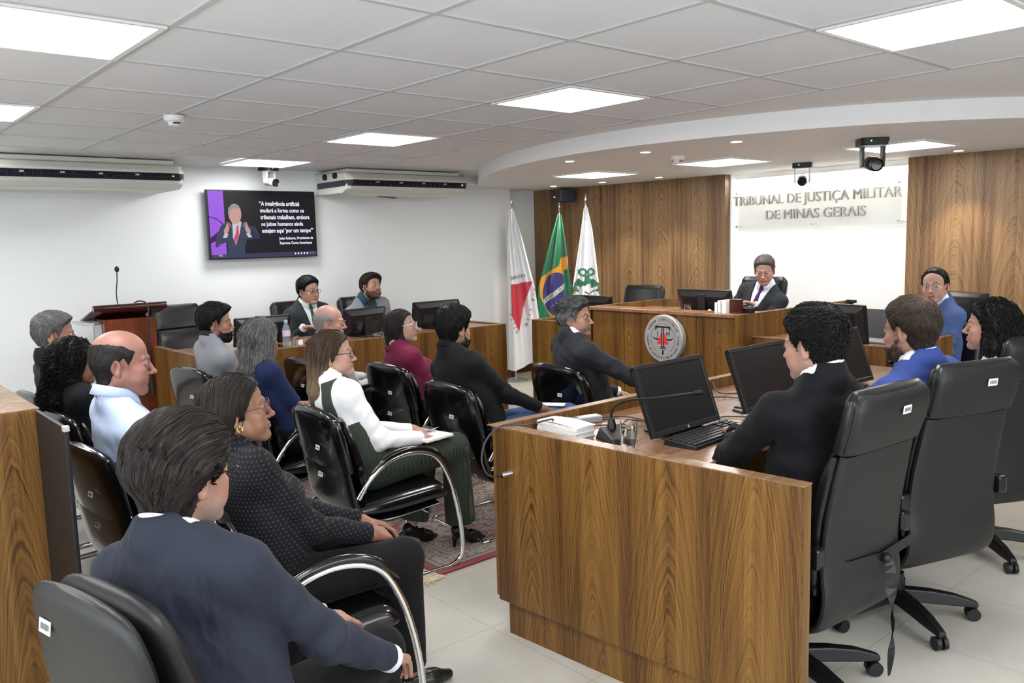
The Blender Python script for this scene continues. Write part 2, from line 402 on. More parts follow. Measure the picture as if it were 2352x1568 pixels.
dl = thing('court_desk', 'walnut desk along the white wall under the television', 'desk', (2.0,3.8,0))
pt(dl, MB().box((.52,3.62,0),(3.36,3.66,.9)), 'front_panel', W_, bevel=BV)
pt(dl, MB().box((.48,3.62,0),(.52,4.64,.9)), 'left_end_panel', W_, bevel=BV)
pt(dl, MB().box((3.32,3.66,0),(3.36,4.5,.9)), 'right_end_panel', W_, bevel=BV)
pt(dl, MB().box((.48,3.62,.9),(3.36,3.66,.904)).box((3.32,3.66,.9),(3.36,4.5,.904)).box((.48,3.66,.9),(.52,4.64,.904)), 'ledge_band', WE)
pt(dl, MB().box((.52,3.66,.865),(3.32,4.35,.893)), 'desktop', WT, bevel=BV)

df = thing('court_desk', 'walnut desk end cut by the left edge of the picture', 'desk', (-1.4,1.6,0))
pt(df, MB().box((-1.95,1.13,.06),(-1.03,1.17,1.1)), 'front_panel', W_, bevel=BV)
pt(df, MB().box((-1.95,1.09,0),(-1.03,1.13,.06)), 'skirting', WE, bevel=BV)
pt(df, MB().box((-1.07,1.17,.06),(-1.03,2.6,1.1)), 'side_panel', W_, bevel=BV)
pt(df, MB().box((-1.95,1.13,1.1),(-1.028,2.6,1.106)), 'top', WE, bevel=BV)
tag(MB().box((-1.30,1.35,1.1065),(-1.135,1.75,1.13)).build('folder', M['mahogany'], bevel=.004), 'dark red folder lying on the desk top at the left edge', 'folder')
bp = thing('equipment_cabinet', 'tall flat black cabinet side standing against the end of the left desk', 'cabinet', (-1.0,.9,0))
pt(bp, MB().box((-1.045,.70,.0),(-1.030,1.125,1.1)), 'body', M['black'], bevel=.004)
pt(bp, MB().box((-1.047,.695,1.085),(-1.028,.72,1.104)), 'corner_bracket', M['silver'], bevel=.002)

# seal on the bench
se = thing('court_seal', 'round brushed steel court seal with scales emblem on the front of the judges bench', 'seal', (3.43,1.79,.885))
R_ = .187
mx = plane_mtx((0,0,0), (0,-1,0), (0,0,1))       # local x to the viewer's right, z out of the board
def onseal(mb, nm, m, **k): return mb.xf(mx).build(nm, m, se, **k)
onseal(MB().lathe([(0,-.012),(R_,-.012),(R_,.028),(R_-.006,.034),(0,.034)], seg=72), 'disc', mat('satin steel disc',(.42,.43,.44),.42,.35), smooth=True)
def ring2(r, wd, a0, a1, n=60, z=.0345):
    v = []; f = []
    for i in range(n+1):
        a = R(a0+(a1-a0)*i/n)
        for q in (r-wd/2, r+wd/2): v.append((q*math.cos(a), q*math.sin(a), z))
        if i < n: f.append((2*i, 2*i+1, 2*i+3, 2*i+2))
    return v, f
mb = MB(); mb.add(*ring2(.118,.003,-58,238)); onseal(mb, 'inner_ring', M['dark'])
def poly(ps, z=.0347): return [(x,y,z) for x,y in ps], [tuple(range(len(ps)))]
em = MB()
for ps in ([(-.075,.098),(.075,.098),(.073,.062),(.066,.062),(.060,.083),(.012,.086),(-.012,.086),(-.060,.083),(-.066,.062),(-.073,.062)],
           [(-.012,.086),(-.003,.086),(-.003,-.062),(-.012,-.062)],[(.003,.086),(.012,.086),(.012,-.062),(.003,-.062)],
           [(-.026,-.062),(.026,-.062),(.022,-.070),(-.022,-.070)],[(-.034,-.078),(0,-.073),(.034,-.078),(.034,-.083),(0,-.079),(-.034,-.083)],
           [(-.009,-.088),(.009,-.088),(.006,-.10),(.009,-.125),(-.009,-.125),(-.006,-.10)]): em.add(*poly(ps))
for sx in (-1,1):
    arc = [(sx*(.060+.042*math.cos(a)), .018+.030*math.sin(a)) for a in np.linspace(PI, 2*PI, 14)]
    arc2 = [(sx*(.060+.040*math.cos(a)), .018+.018*math.sin(a)) for a in np.linspace(2*PI, PI, 14)]
    em.add(*poly(arc+arc2))
onseal(em, 'scales_emblem', M['dark'])
rt = MB(); rt.add(*poly([(-.013,.052),(-.013,-.046),(-.058,-.040)],.0349)).add(*poly([(.013,.052),(.058,-.040),(.013,-.046)],.0349)); onseal(rt, 'red_triangle', M['red'])
def arctext(s, r, a0, a1, size, top=True):
    obs = []
    for i, ch in enumerate(s):
        if ch == ' ': continue
        a = R(a0+(a1-a0)*i/(len(s)-1)); rot = a-PI/2 if top else a+PI/2
        mt = mx @ Matrix.Translation((r*math.cos(a), r*math.sin(a), .0355)) @ Matrix.Rotation(rot, 4, 'Z')
        obs.append(text('t', ch, size, M['dark'], None, .0004, mt, sx=.9))
    bm = bmesh.new()
    for o in obs: bm.from_mesh(o.data); bpy.data.objects.remove(o)
    me = bpy.data.meshes.new('lettering'); bm.to_mesh(me); bm.free(); me.materials.append(M['dark'])
    o = bpy.data.objects.new('lettering', me); C.objects.link(o); o.parent = se
arctext('PODER JUDICIÁRIO', .151, 152, 28, .030)
arctext('TRIBUNAL DE JUSTIÇA MILITAR DE MINAS GERAIS', .151, 172, 368, .0215, False)
text('lettering', 'J', .05, M['dark'], se, .0004, mx @ Matrix.Translation((-.050,.036,.0352)))
text('lettering', 'M', .05, M['dark'], se, .0004, mx @ Matrix.Translation((.052,.036,.0352)))

# sign on the white recess
sg = thing('court_sign', 'clear acrylic plate with metal letters TRIBUNAL DE JUSTIÇA MILITAR DE MINAS GERAIS', 'sign', (5.85,1.93,1.93))
MB().box((-.004,-.86,-.195),(.004,.86,.195)).build('acrylic_plate', M['acry'], sg)
ms = plane_mtx((-.018,0,0), (0,-1,0), (0,0,1))
def fit(s_, width, cx, cz, h):
    o = text('lettering', s_, h, M['letter'], sg, .011); xs = [v.co.x for v in o.data.vertices]; k = width/(max(xs)-min(xs)); mid = (max(xs)+min(xs))/2
    o.data.transform(ms @ Matrix.Translation((cx,cz,0)) @ Matrix.Diagonal((k,1,1,1)) @ Matrix.Translation((-mid,0,0)))
fit('TRIBUNAL DE JUSTIÇA MILITAR', 1.74, 0, .085, .135)
fit('DE MINAS GERAIS', 1.03, .03, -.07, .135)
for y in (-.84,.84,0):
    for z in ((-.17,.17)):
        MB().lathe([(.009,-.012),(.009,.10)], seg=12, M4=Matrix.Rotation(R(90),4,'Y')).xf(Matrix.Translation((0,y,z))).build('standoff', M['chrome'], sg, smooth=True)

# ---------------------------------------------------------------- television
tv = thing('television', 'wall-mounted television showing a slide with white text on black', 'television', (1.79,5.31,1.893), 0)
MB().box((-.545,-.0,-.32),(.545,.035,.32)).build('bezel', M['dark'], tv, bevel=.003)
MB().box((-.25,.035,-.15),(.25,.089,.15)).build('wall_bracket', M['dark'], tv)
def scr(name, col, e=1.0):
    m = emis('screen '+name, col, e*.27); m.node_tree.nodes['Principled BSDF'].inputs['Base Color'].default_value = (.004,.004,.005,1); return m
mt = plane_mtx((0,-.001,0), (1,0,0), (0,0,1))
sc = MB().box((-.535,-.0012,-.305),(.535,0,.31)).build('screen', scr('black', (.012,.010,.014), .6), tv)
pic = [0]
def shp(ps, col, name='picture', e=.8):
    pic[0] += 1; z = .002+.0002*pic[0]
    o = MB().add([tuple(mt @ Vector((x,y,z))) for x,y in ps], [tuple(range(len(ps)))]).build(name, scr(name+str(pic[0]), col, e), sc); return o
def ell(cx, cy, rx, ry, n=20, rot=0):
    return [(cx+rx*math.cos(a)*math.cos(rot)-ry*math.sin(a)*math.sin(rot), cy+rx*math.cos(a)*math.sin(rot)+ry*math.sin(a)*math.cos(rot)) for a in np.linspace(0,2*PI,n,endpoint=False)]
shp([(-.53,-.285),(-.385,-.285),(-.385,.31),(-.53,.31)], (.42,.13,.95), 'purple_band')
shp([(-.53,.08),(-.46,.06),(-.385,0),(-.385,-.02),(-.46,.045),(-.53,.07)], (.16,.02,.42), 'purple_curve')
shp([(-.53,-.12),(-.45,-.06),(-.43,-.02),(-.385,-.02),(-.385,-.05),(-.46,-.14),(-.53,-.17)], (.05,.01,.12), 'purple_curve')
shp([(-.53,-.31),(.535,-.31),(.535,-.262),(-.53,-.275)], (.05,.05,.11), 'tool_bar')
shp([(-.49,-.20),(-.47,-.10),(-.42,0),(-.30,.02),(-.20,.02),(-.12,-.02),(-.08,-.10),(-.05,-.13),(-.09,-.03),(-.11,-.01),(-.18,-.13),(-.21,-.22),(-.20,-.30),(-.38,-.30),(-.37,-.16),(-.44,-.18),(-.47,-.21)], (.05,.06,.12), 'pictured_jacket')
shp([(-.315,.03),(-.225,.03),(-.25,-.08),(-.295,-.19),(-.318,-.12)], (.72,.72,.78), 'pictured_shirt')
shp([(-.275,-.01),(-.258,-.01),(-.26,-.10),(-.298,-.18),(-.31,-.13),(-.285,-.07)], (.75,.08,.15), 'pictured_tie')
shp(ell(-.285,.10,.062,.095), (.72,.42,.36), 'pictured_face')
shp([(-.352,.10),(-.345,.155),(-.30,.19),(-.245,.18),(-.222,.13),(-.24,.155),(-.30,.145),(-.335,.12),(-.335,.08)], (.38,.36,.36), 'pictured_hair')
for hx, hs in ((-.375,1),(-.17,-1)):
    shp(ell(hx,-.05,.022,.04,12,-.5*hs), (.68,.40,.33), 'pictured_hand')
    for a in (.2,.55,.9,1.3): 
        dx, dy = hs*math.sin(a)*.06, math.cos(a)*.06
        shp([(hx-.006,-.03),(hx+.006,-.03),(hx+dx+.004,-.03+dy),(hx+dx-.004,-.03+dy)], (.68,.40,.33), 'pictured_finger')
    shp([(hx-.02-.02*hs,-.12),(hx+.02-.02*hs,-.12),(hx+.015,-.08),(hx-.02,-.08)], (.7,.7,.75), 'pictured_cuff')
tw = scr('text', (.85,.87,1), 1.1)
for i, s_ in enumerate(['“A inteligência artificial','mudará a forma como os','tribunais trabalham, embora','os juízes humanos ainda','estejam aqui ‘por um tempo’”']):
    text('slide_text', s_, .056, tw, sc, .0003, mt @ Matrix.Translation((-.045+.003*i,.195-.064*i,.012)), 'LEFT', .0012, .80)
for i, s_ in enumerate(['John Roberts, Presidente da','Suprema Corte Americana']):
    text('slide_text', s_, .036, tw, sc, .0003, mt @ Matrix.Translation((.14,-.135-.045*i,.012)), 'LEFT', .0008, .88)
text('slide_text', '‹   4/42   ›', .024, tw, sc, .0002, mt @ Matrix.Translation((-.45,-.285,.012)))
ib = MB()
for k in range(7): ib.add([tuple(mt @ Vector((x,y,.012))) for x,y in ell(.30+.032*k,-.284,.009,.009 if k < 5 else .002,10)], [tuple(range(10))])
ib.build('tool_icons', tw, sc)

# ---------------------------------------------------------------- air conditioners
def air_con(label, loc, L_, cut):
    t = thing('air_conditioner', label, 'air conditioner', loc)
    h = L_/2
    def prof(x, s=1, dz=0, dy=0): return [(x*s,0,-.02+dz),(x*s,-.60,-.045),(x*s,-.66,-.10),(x*s,-.62,-.20),(x*s,-.52,-.235),(x*s,0,-.235)]
    b = MB(); rings = [(-h,.30),(-h+.05,1),(h-.05,1),(h,.30)]
    v = []
    for x, k in rings:
        for (_, y, z) in prof(0): v.append((x, (y if k==1 else max(y,-.60)), z))
    n = 6; f = [(i*n+k, i*n+(k+1)%n, (i+1)*n+(k+1)%n, (i+1)*n+k) for i in range(3) for k in range(n)]+[tuple(range(n)), tuple(range(3*n,4*n))]
    b.add(v, f).build('body', M['acwhite'], t, bevel=.012)
    # dark outlet band following the front and the bevelled ends
    e = .006; vb = []
    for x, y0, y1 in ((-h-e,-.05,-.05),(-h-e,-.60,-.585),(-h+.05,-.66-e,-.635-e),(h-.05,-.66-e,-.635-e),(h+e,-.60,-.585),(h+e,-.05,-.05)): vb += [(x,y0,-.115),(x,y1,-.172)]
    MB().add(vb, [(0,1,3,2),(2,3,5,4),(4,5,7,6),(6,7,9,8),(8,9,11,10)]).build('outlet_band', M['navyvent'], t)
    sl = MB()
    k = -h+.1
    while k < h-.1:
        sl.box((k,-.674,-.165),(k+.006,-.655,-.122)); k += .055
    sl.box((-h+.08,-.68,-.146),(h-.08,-.662,-.142)).build('louvre', M['dark'], t)
    MB().box((-h+.1,-.5,-.25),(h-.1,-.1,-.233)).build('intake_grille', M['acwhite'], t, bevel=.005)
    MB().box((-h+.05,-.55,-.04),(h-.05,0,.0)).build('top_rail', M['acwhite'], t, bevel=.01)
    for k in range(int((L_-.5)/.27)+1): MB().box((-h+.3+k*.27,-.681,-.14),(-h+.33+k*.27,-.66,-.128)).build('louvre_clip', M['silver'], t)
    MB().ball((h-.1,-.66,-.14), .006, 8).build('indicator_light', emis('ac led',(.6,1,.1),3), t)
    return t
a1 = air_con('long ceiling air conditioner at the left, cut by the left edge', (-.155,Y1,CEIL-.01), 2.05, 0)
MB().tube(smooth_path([(.85,-.2,-.05),(1.02,-.3,-.03),(1.12,-.25,-.05),(1.20,-.1,-.06)]), .018).build('drain_pipe', M['whitep'], a1, smooth=True)
a2 = air_con('long ceiling air conditioner right of the television', (3.13,Y1,CEIL-.01), 1.46, 0)
for y in (-.22,-.42): MB().lathe([(.026,-.03),(.03,.02),(.02,.03)], seg=14, M4=Matrix.Rotation(R(-90),4,'Y')).xf(Matrix.Translation((-.73,y,-.065))).build('rubber_plug', M['black'], a2, smooth=True)
MB().tube([(-.25,-.4,-.25),(.0,-.3,-.258),(.1,-.2,-.25)], .008).build('drain_pipe', M['base'], a2)
tag(MB().box((3.97,4.98,2.31),(4.35,5.4,CEIL)).build('cable_duct', M['plaster']), 'short white boxed duct between the air conditioner and the lowered ceiling', 'duct')

# ---------------------------------------------------------------- ceiling cameras, detectors, speaker
def ptz(label, loc, rz, s=1.0, shell='dark'):
    t = thing('ceiling_camera', label, 'camera', loc, rz); sh = M[shell]
    def P(mb, n, m, **k): return mb.xf(Matrix.Scale(s,4)).build(n, m, t, **k)
    P(MB().prism([(-.085,-.05),(-.07,-.075),(.07,-.075),(.085,-.05),(.085,.07),(-.085,.07)],-.045,0), 'base', M['dark'], bevel=.004)
    P(MB().box((-.07,-.06,-.052),(.07,.06,-.045)), 'base_rim', M['silver'], bevel=.002)
    for x in (-.062,.062): P(MB().add([(x-.008,-.035,-.05),(x+.008,-.035,-.05),(x+.008,.035,-.05),(x-.008,.035,-.05),(x-.008,-.026,-.175),(x+.008,-.026,-.175),(x+.008,.026,-.175),(x-.008,.026,-.175)],[(0,1,2,3),(7,6,5,4),(0,4,5,1),(1,5,6,2),(2,6,7,3),(3,7,4,0)]), 'yoke_arm', sh, bevel=.005)
    P(MB().lathe([(.0,-.07),(.035,-.07),(.043,-.05),(.043,.05),(.036,.062),(.0,.062)], seg=24, M4=Matrix.Rotation(R(100),4,'X')).xf(Matrix.Translation((0,-.01,-.155))), 'camera_head', sh, smooth=True)
    P(MB().lathe([(0,.05),(.038,.05),(.040,.085),(.034,.088),(.030,.08),(0,.078)], seg=24, M4=Matrix.Rotation(R(100),4,'X')).xf(Matrix.Translation((0,-.01,-.155))), 'lens_barrel', M['darkgloss'], smooth=True)
    P(MB().ball((-.03,-.078,-.02), .004, 8), 'status_light', emis('status led',(.05,1,.3),4), )
    return t
ptz('large black ceiling camera hanging from the lowered ceiling in front of the wood panelling', (4.0,.455,SOF), R(-48), 1.1)
ptz('smaller ceiling camera with pale side hanging in front of the court sign', (5.3,1.72,SOF), R(-60), 1.0, 'silver')
ptz('silver ceiling camera above the television', (1.78,5.12,CEIL), R(25), .9, 'silver')
def detector(label, loc):
    t = thing('smoke_detector', label, 'smoke detector', loc)
    MB().lathe([(0,0),(.055,0),(.055,-.02),(.048,-.03),(0,-.03)], seg=28).build('base', M['whitep'], t, smooth=True)
    MB().lathe([(0,-.03),(.03,-.03),(.034,-.036),(.034,-.045),(.026,-.055),(0,-.055)], seg=28).build('sensor_head', M['whitep'], t, smooth=True)
    MB().box((-.018,-.036,-.046),(.018,.036,-.038)).build('sensor_slot', M['dark'], t)
detector('white smoke detector on the tiled ceiling, upper left', (.02,2.50,CEIL-.012))
detector('white smoke detector on the lowered ceiling left of the led panel', (3.69,1.87,SOF))
sp_ = thing('wall_speaker', 'small dark speaker box high on the wood panelling behind the green flag', 'speaker', (5.47,4.96,2.2), R(-20))
MB().box((-.10,-.13,-.075),(.10,.13,.075)).build('cabinet', M['navyvent'], sp_, bevel=.012)
MB().ball((-.105,.04,-.01), .008, 8).build('indicator_light', emis('red led',(1,.1,.05),3), sp_)

# ---------------------------------------------------------------- lectern
le = thing('lectern', 'reddish wooden lectern with sloping dark top near the left wall', 'lectern', (.33,4.85,0))
MB().add([(-.20,-.17,.0),(.20,-.17,0),(.20,.17,0),(-.20,.17,0),(-.195,-.16,1.14),(.195,-.16,1.14),(.195,.16,1.14),(-.195,.16,1.14)],[(3,2,1,0),(4,5,6,7),(0,1,5,4),(1,2,6,5),(2,3,7,6),(3,0,4,7)]).build('column', M['lectern'], le, bevel=.004)
MB().add([(-.20,-.19,1.20),(.27,-.19,1.20),(.27,.26,1.10),(-.27,.26,1.10),(-.27,-.19,1.235),(.27,-.19,1.235),(.27,.26,1.125),(-.27,.26,1.125)],[(3,2,1,0),(4,5,6,7),(0,1,5,4),(1,2,6,5),(2,3,7,6),(3,0,4,7)]).build('reading_top', M['mahogany'], le, bevel=.006)
MB().tube([(-.275,-.20,1.235),(.275,-.20,1.235)], .026, 14).build('rounded_moulding', M['mahogany'], le, smooth=True)
MB().prism([(-.34,-.12),(-.27,-.18),(-.2,-.1),(-.2,.2),(-.34,.2)],1.105,1.125).build('side_leaf', M['silver'], le, bevel=.004)
MB().box((-.205,-.1,.9),(-.197,.1,1.1)).build('control_plate', M['silver'], le)
gm = thing('gooseneck_microphone', 'slim black microphone standing on the lectern', 'microphone', (.26,4.72,1.235))
MB().tube(smooth_path([(0,0,-.01),(-.008,0,.1),(.005,0,.2),(.01,0,.28)]), .0045).build('neck', M['dark'], gm, smooth=True)
MB().ball((.011,0,.298), (.018,.018,.024), 14).build('foam_head', M['black'], gm, smooth=True)
tag(MB().tube(smooth_path([(.36,4.72,1.24),(.40,4.67,1.275),(.45,4.63,1.25),(.455,4.625,1.15),(.455,4.672,.9),(.455,4.67,.5)]), .006).build('microphone_cable', M['cable'], smooth=True), 'thin dark cable looping over the lectern top and down its front', 'cable')

# ---------------------------------------------------------------- monitors and desk electronics
def monitor(label, loc, rz, group, wd=.46, hh=.29, tilt=10, first={}):
    key = (wd, hh, tilt)
    if key in first: return dup(first[key], loc, rz, label, group)
    t = thing('monitor', label, 'monitor', loc, rz, group)     # screen faces local -Y
    A = Matrix.Translation((0,.0,.015)) @ Matrix.Rotation(R(-tilt),4,'X')
    b = .017
    fr = MB()
    for a, c in (((-wd/2,-.012,0),(wd/2,.012,b+.006)),((-wd/2,-.012,hh-b),(wd/2,.012,hh)),((-wd/2,-.012,b),(-wd/2+b,.012,hh-b)),((wd/2-b,-.012,b),(wd/2,.012,hh-b))): fr.box(a,c)
    fr.xf(A).build('bezel', M['dark'], t, bevel=.003)
    MB().box((-wd/2+b,-.008,b),(wd/2-b,0,hh-b)).xf(A).build('screen', M['screen'], t)
    v = [(-wd/2+.004,.012,.004),(wd/2-.004,.012,.004),(wd/2-.004,.012,hh-.004),(-wd/2+.004,.012,hh-.004),(-wd/2+.05,.045,.03),(wd/2-.05,.045,.03),(wd/2-.05,.045,hh-.045),(-wd/2+.05,.045,hh-.045)]
    MB().add(v, [(4,5,6,7)[::-1],(0,1,5,4),(1,2,6,5),(2,3,7,6),(3,0,4,7),(0,1,2,3)]).xf(A).build('back_shell', M['dark'], t, bevel=.006)
    MB().box((-wd/2+.09,.045,.02),(wd/2-.09,.052,hh*.55)).xf(A).build('vent_panel', M['darkgloss'], t, bevel=.003)
    MB().box((-.035,.045,-.01),(.035,.075,.16)).xf(Matrix.Translation((0,.012,0))).build('stand', M['dark'], t, bevel=.005)
    MB().prism([(-.12,-.04),(.12,-.04),(.10,.15),(-.10,.15)],0,.012).build('base', M['dark'], t, bevel=.004)
    MB().lathe([(0,0),(.006,0),(.006,.001),(0,.001)], seg=16, M4=Matrix.Rotation(R(90),4,'X')).xf(A @ Matrix.Translation((0,-.0125,.012))).build('maker_badge', M['silver'], t)
    first[key] = t; return t
GA = 'monitors on the long right desk'
monitor('black monitor nearest the viewer on the right desk, behind the gooseneck microphone', (1.088,-.185,.853), R(2), GA, .47, .30, 20)
monitor('black monitor in the middle of the right desk, before the man in the black suit', (1.738,-.19,.853), R(1), GA, .47, .30, 20)
monitor('black monitor farthest along the right desk, partly behind the man in the black suit', (2.47,-.19,.853), R(-2), GA, .47, .30, 20)
GB = 'monitors seen from behind'
monitor('monitor seen from behind at the left of the judges bench desktop', (3.85,1.70,1.05), R(90), GB, .5, .19, 16)
monitor('monitor seen from behind on the left wing desk, left of the empty chair', (3.95,3.02,.91), R(90), GB, .46, .23, 10)
monitor('monitor seen from behind on the right wing desk with a small webcam on top', (3.70,.53,.91), R(80), GB, .5, .27, 10)
monitor('monitor seen from behind on the wall desk, beyond the woman with grey wavy hair', (1.10,3.98,.893), R(180), GB, .46, .23, 12)
monitor('monitor seen from behind between the man in glasses and the man in the grey jacket', (2.02,3.98,.893), R(190), GB, .46, .23, 12)
monitor('monitor seen from behind at the right end of the wall desk', (2.80,4.0,.893), R(178), GB, .5, .24, 12)
wc = thing('webcam', 'small dark webcam clipped on top of the monitor at the right wing desk', 'webcam', (3.76,.46,1.19), R(80))
MB().box((-.03,-.02,0),(.03,.02,.022)).build('body', M['dark'], wc, bevel=.005); MB().box((-.008,-.015,-.016),(.008,.02,0)).build('clip', M['dark'], wc); MB().tube([(0,-.02,.011),(0,-.03,.011)], .008, 12).build('lens', M['silver'], wc)
gm2 = thing('laptop', 'grey open laptop lid behind the right wing desk', 'laptop', (4.05,.38,.912), R(90))
MB().box((-.21,-.02,0),(.21,.2,.014)).build('base', M['silver'], gm2, bevel=.003)
MB().box((-.21,0,0),(.21,.01,.20)).xf(Matrix.Translation((0,-.02,.014))@Matrix.Rotation(R(12),4,'X')).build('lid', mat('dark grey laptop lid',(.10,.10,.105),.45), gm2, bevel=.003)

def keyboard(label, loc, rz, first=[None]):
    if first[0]: return dup(first[0], loc, rz, label)
    t = thing('keyboard', label, 'keyboard', loc, rz, 'keyboards on the right desk')
    MB().add([(-.225,-.075,0),(.225,-.075,0),(.225,.075,0),(-.225,.075,0),(-.222,-.073,.014),(.222,-.073,.014),(.222,.073,.026),(-.222,.073,.026)],[(3,2,1,0),(4,5,6,7),(0,1,5,4),(1,2,6,5),(2,3,7,6),(3,0,4,7)]).build('case', M['dark'], t, bevel=.002)
    k = MB()
    for r in range(6):
        y = -.062+r*.0215; z = .0145+.012*(y+.073)/.146
        c = -.215
        while c < .205:
            wd = .0165 if not (r == 0 and -.12 < c < .0) else .10
            if not (.085 < c < .095 or .145 < c < .152): k.box((c,y,z),(c+wd-.002,y+.0175,z+.006))
            c += wd+.0015
    k.build('keys', M['key'], t, bevel=.0012); first[0] = t; return t
keyboard('black keyboard in front of the nearest monitor on the right desk', (1.10,-.295,.85), R(4))
keyboard('black keyboard in front of the middle monitor on the right desk', (1.76,-.31,.85), R(3))
keyboard('black keyboard by the farthest monitor, left of the man in the royal blue jacket', (2.42,-.40,.85), R(0))
def mouse(label, loc, rz, first=[None]):
    if first[0]: return dup(first[0], loc, rz, label)
    t = thing('computer_mouse', label, 'mouse', loc, rz)
    MB().ball((0,0,.012), (.031,.055,.022), 20).build('shell', mat('dark grey mouse plastic',(.06,.06,.065),.3), t, smooth=True)
    MB().tube([(0,.035,.03),(0,.012,.036)], .004).build('wheel', M['dark'], t); first[0] = t; return t
mouse('dark grey mouse right of the nearest keyboard', (1.50,-.26,.85), R(50))
mouse('mouse on the wall desk beside the man in glasses', (1.40,3.76,.893), R(0))
mouse('mouse on the wall desk in front of the man in the grey jacket', (2.02,3.75,.893), R(20))
mouse('mouse under the sleeve of the man in the black suit', (.99,-.47,.85), R(40))
ph = thing('smartphone', 'dark blue phone lying on the right desk between the monitors', 'phone', (1.66,-.12,.85), R(70))
MB().box((-.038,-.08,0),(.038,.08,.009)).build('body', mat('dark blue phone case',(.01,.015,.045),.35), ph, bevel=.004)
MB().box((-.034,-.075,.009),(.034,.075,.0095)).build('screen', M['darkgloss'], ph)

def drinking_glass(label, loc, r=.033, h=.088, water=True, first={}):
    k = (r,h)
    if k in first: return dup(first[k], loc, 0, label)
    t = thing('drinking_glass', label, 'glass', loc)
    MB().lathe([(0,0),(r*.92,0),(r,h),(r-.0025,h),(r*.92-.003,.012),(0,.012)], seg=32).build('tumbler', M['glass'], t, smooth=True)
    if water: MB().lathe([(0,.0122),(r*.92-.0032,.0122),(r*.965-.0032,h*.8),(0,h*.8)], seg=32).build('water', M['water'], t, smooth=True)
    first[k] = t; return t
drinking_glass('tall glass of water beside the microphone base on the right desk', (.715,-.19,.85), .034, .112)
drinking_glass('glass of water on the judges bench left of the monitor', (3.70,1.78,1.05), .03, .085)
drinking_glass('small glass beside the water bottle on the wall desk', (1.27,3.74,.893), .03, .085)
drinking_glass('small glass on the wall desk in front of the man in the grey jacket', (2.12,3.72,.893), .03, .085)
bt = thing('water_bottle', 'clear plastic water bottle with pale blue cap on the wall desk', 'bottle', (1.215,3.77,.893))
MB().lathe([(0,0),(.028,0),(.031,.008),(.031,.06),(.028,.068),(.031,.076),(.031,.13),(.022,.165),(.013,.18),(.013,.193),(0,.193)], seg=24).build('bottle_body', mat('clear plastic',(.85,.93,1),.08,trans=.85,ior=1.1), bt, smooth=True)
MB().lathe([(.0315,.085),(.0315,.125)], seg=24).build('bottle_label', mat('bottle sticker',(.65,.55,.65),.4), bt, smooth=True)
MB().lathe([(0,.19),(.015,.19),(.015,.21),(0,.21)], seg=20).build('cap', mat('pale blue cap',(.35,.55,.85),.35), bt, smooth=True)

tw_ = thing('paper_towel_stack', 'stack of folded white paper towels on the corner of the right desk', 'paper towels', (.755,.20,.85), R(-2))
st = MB()
for k in range(7):
    z = k*.0065; jx, jy = random.uniform(-.003,.003), random.uniform(-.005,.005)
    st.box((-.052+jx,-.125+jy,z),(.052+jx,.125+jy,z+.0062), rot=random.uniform(-.02,.02))
st.build('towels', M['paper'], tw_, bevel=.002)
MB().add([(-.05,-.12,.046),(.055,-.13,.048),(.05,.0,.056),(.052,.125,.047),(-.05,.12,.047),(-.055,.0,.052)],[(0,1,2,5),(5,2,3,4)]).build('loose_sheet', M['paper'], tw_)

mc = thing('conference_microphone', 'black desk microphone with long gooseneck and button base', 'microphone', (.80,-.05,.85), R(-20))
MB().add([(-.06,-.075,0),(.06,-.075,0),(.06,.075,0),(-.06,.075,0),(-.055,-.07,.022),(.055,-.07,.022),(.045,.06,.05),(-.045,.06,.05)],[(3,2,1,0),(4,5,6,7),(0,1,5,4),(1,2,6,5),(2,3,7,6),(3,0,4,7)]).build('base', M['dark'], mc, bevel=.004)
MB().box((-.03,-.05,.026),(.03,-.02,.030)).xf(Matrix.Rotation(R(12),4,'X')).build('button_plate', M['silver'], mc)
MB().lathe([(.02,.03),(.018,.06),(.011,.085)], seg=18).xf(Matrix.Translation((0,.04,0))).build('neck_collar', M['dark'], mc, smooth=True)
tipw = Vector((.955,-.315,1.055)); base = (Matrix.Translation((.80,-.05,.85)) @ Matrix.Rotation(R(-20),4,'Z'))
tl = base.inverted() @ tipw
wp = [base.inverted() @ Vector(q) for q in ((.795,-.06,1.0),(.80,-.13,1.028),(.825,-.22,1.042))]
MB().tube(smooth_path([(0,.04,.07),(0,.04,.11)]+[tuple(q) for q in wp]+[tuple(tl)]), .0055).build('gooseneck', M['dark'], mc, smooth=True)
MB().tube([tuple(tl), tuple(tl+(tl-wp[2]).normalized()*.035)], [.010,.011]).build('microphone_head', M['black'], mc, smooth=True)

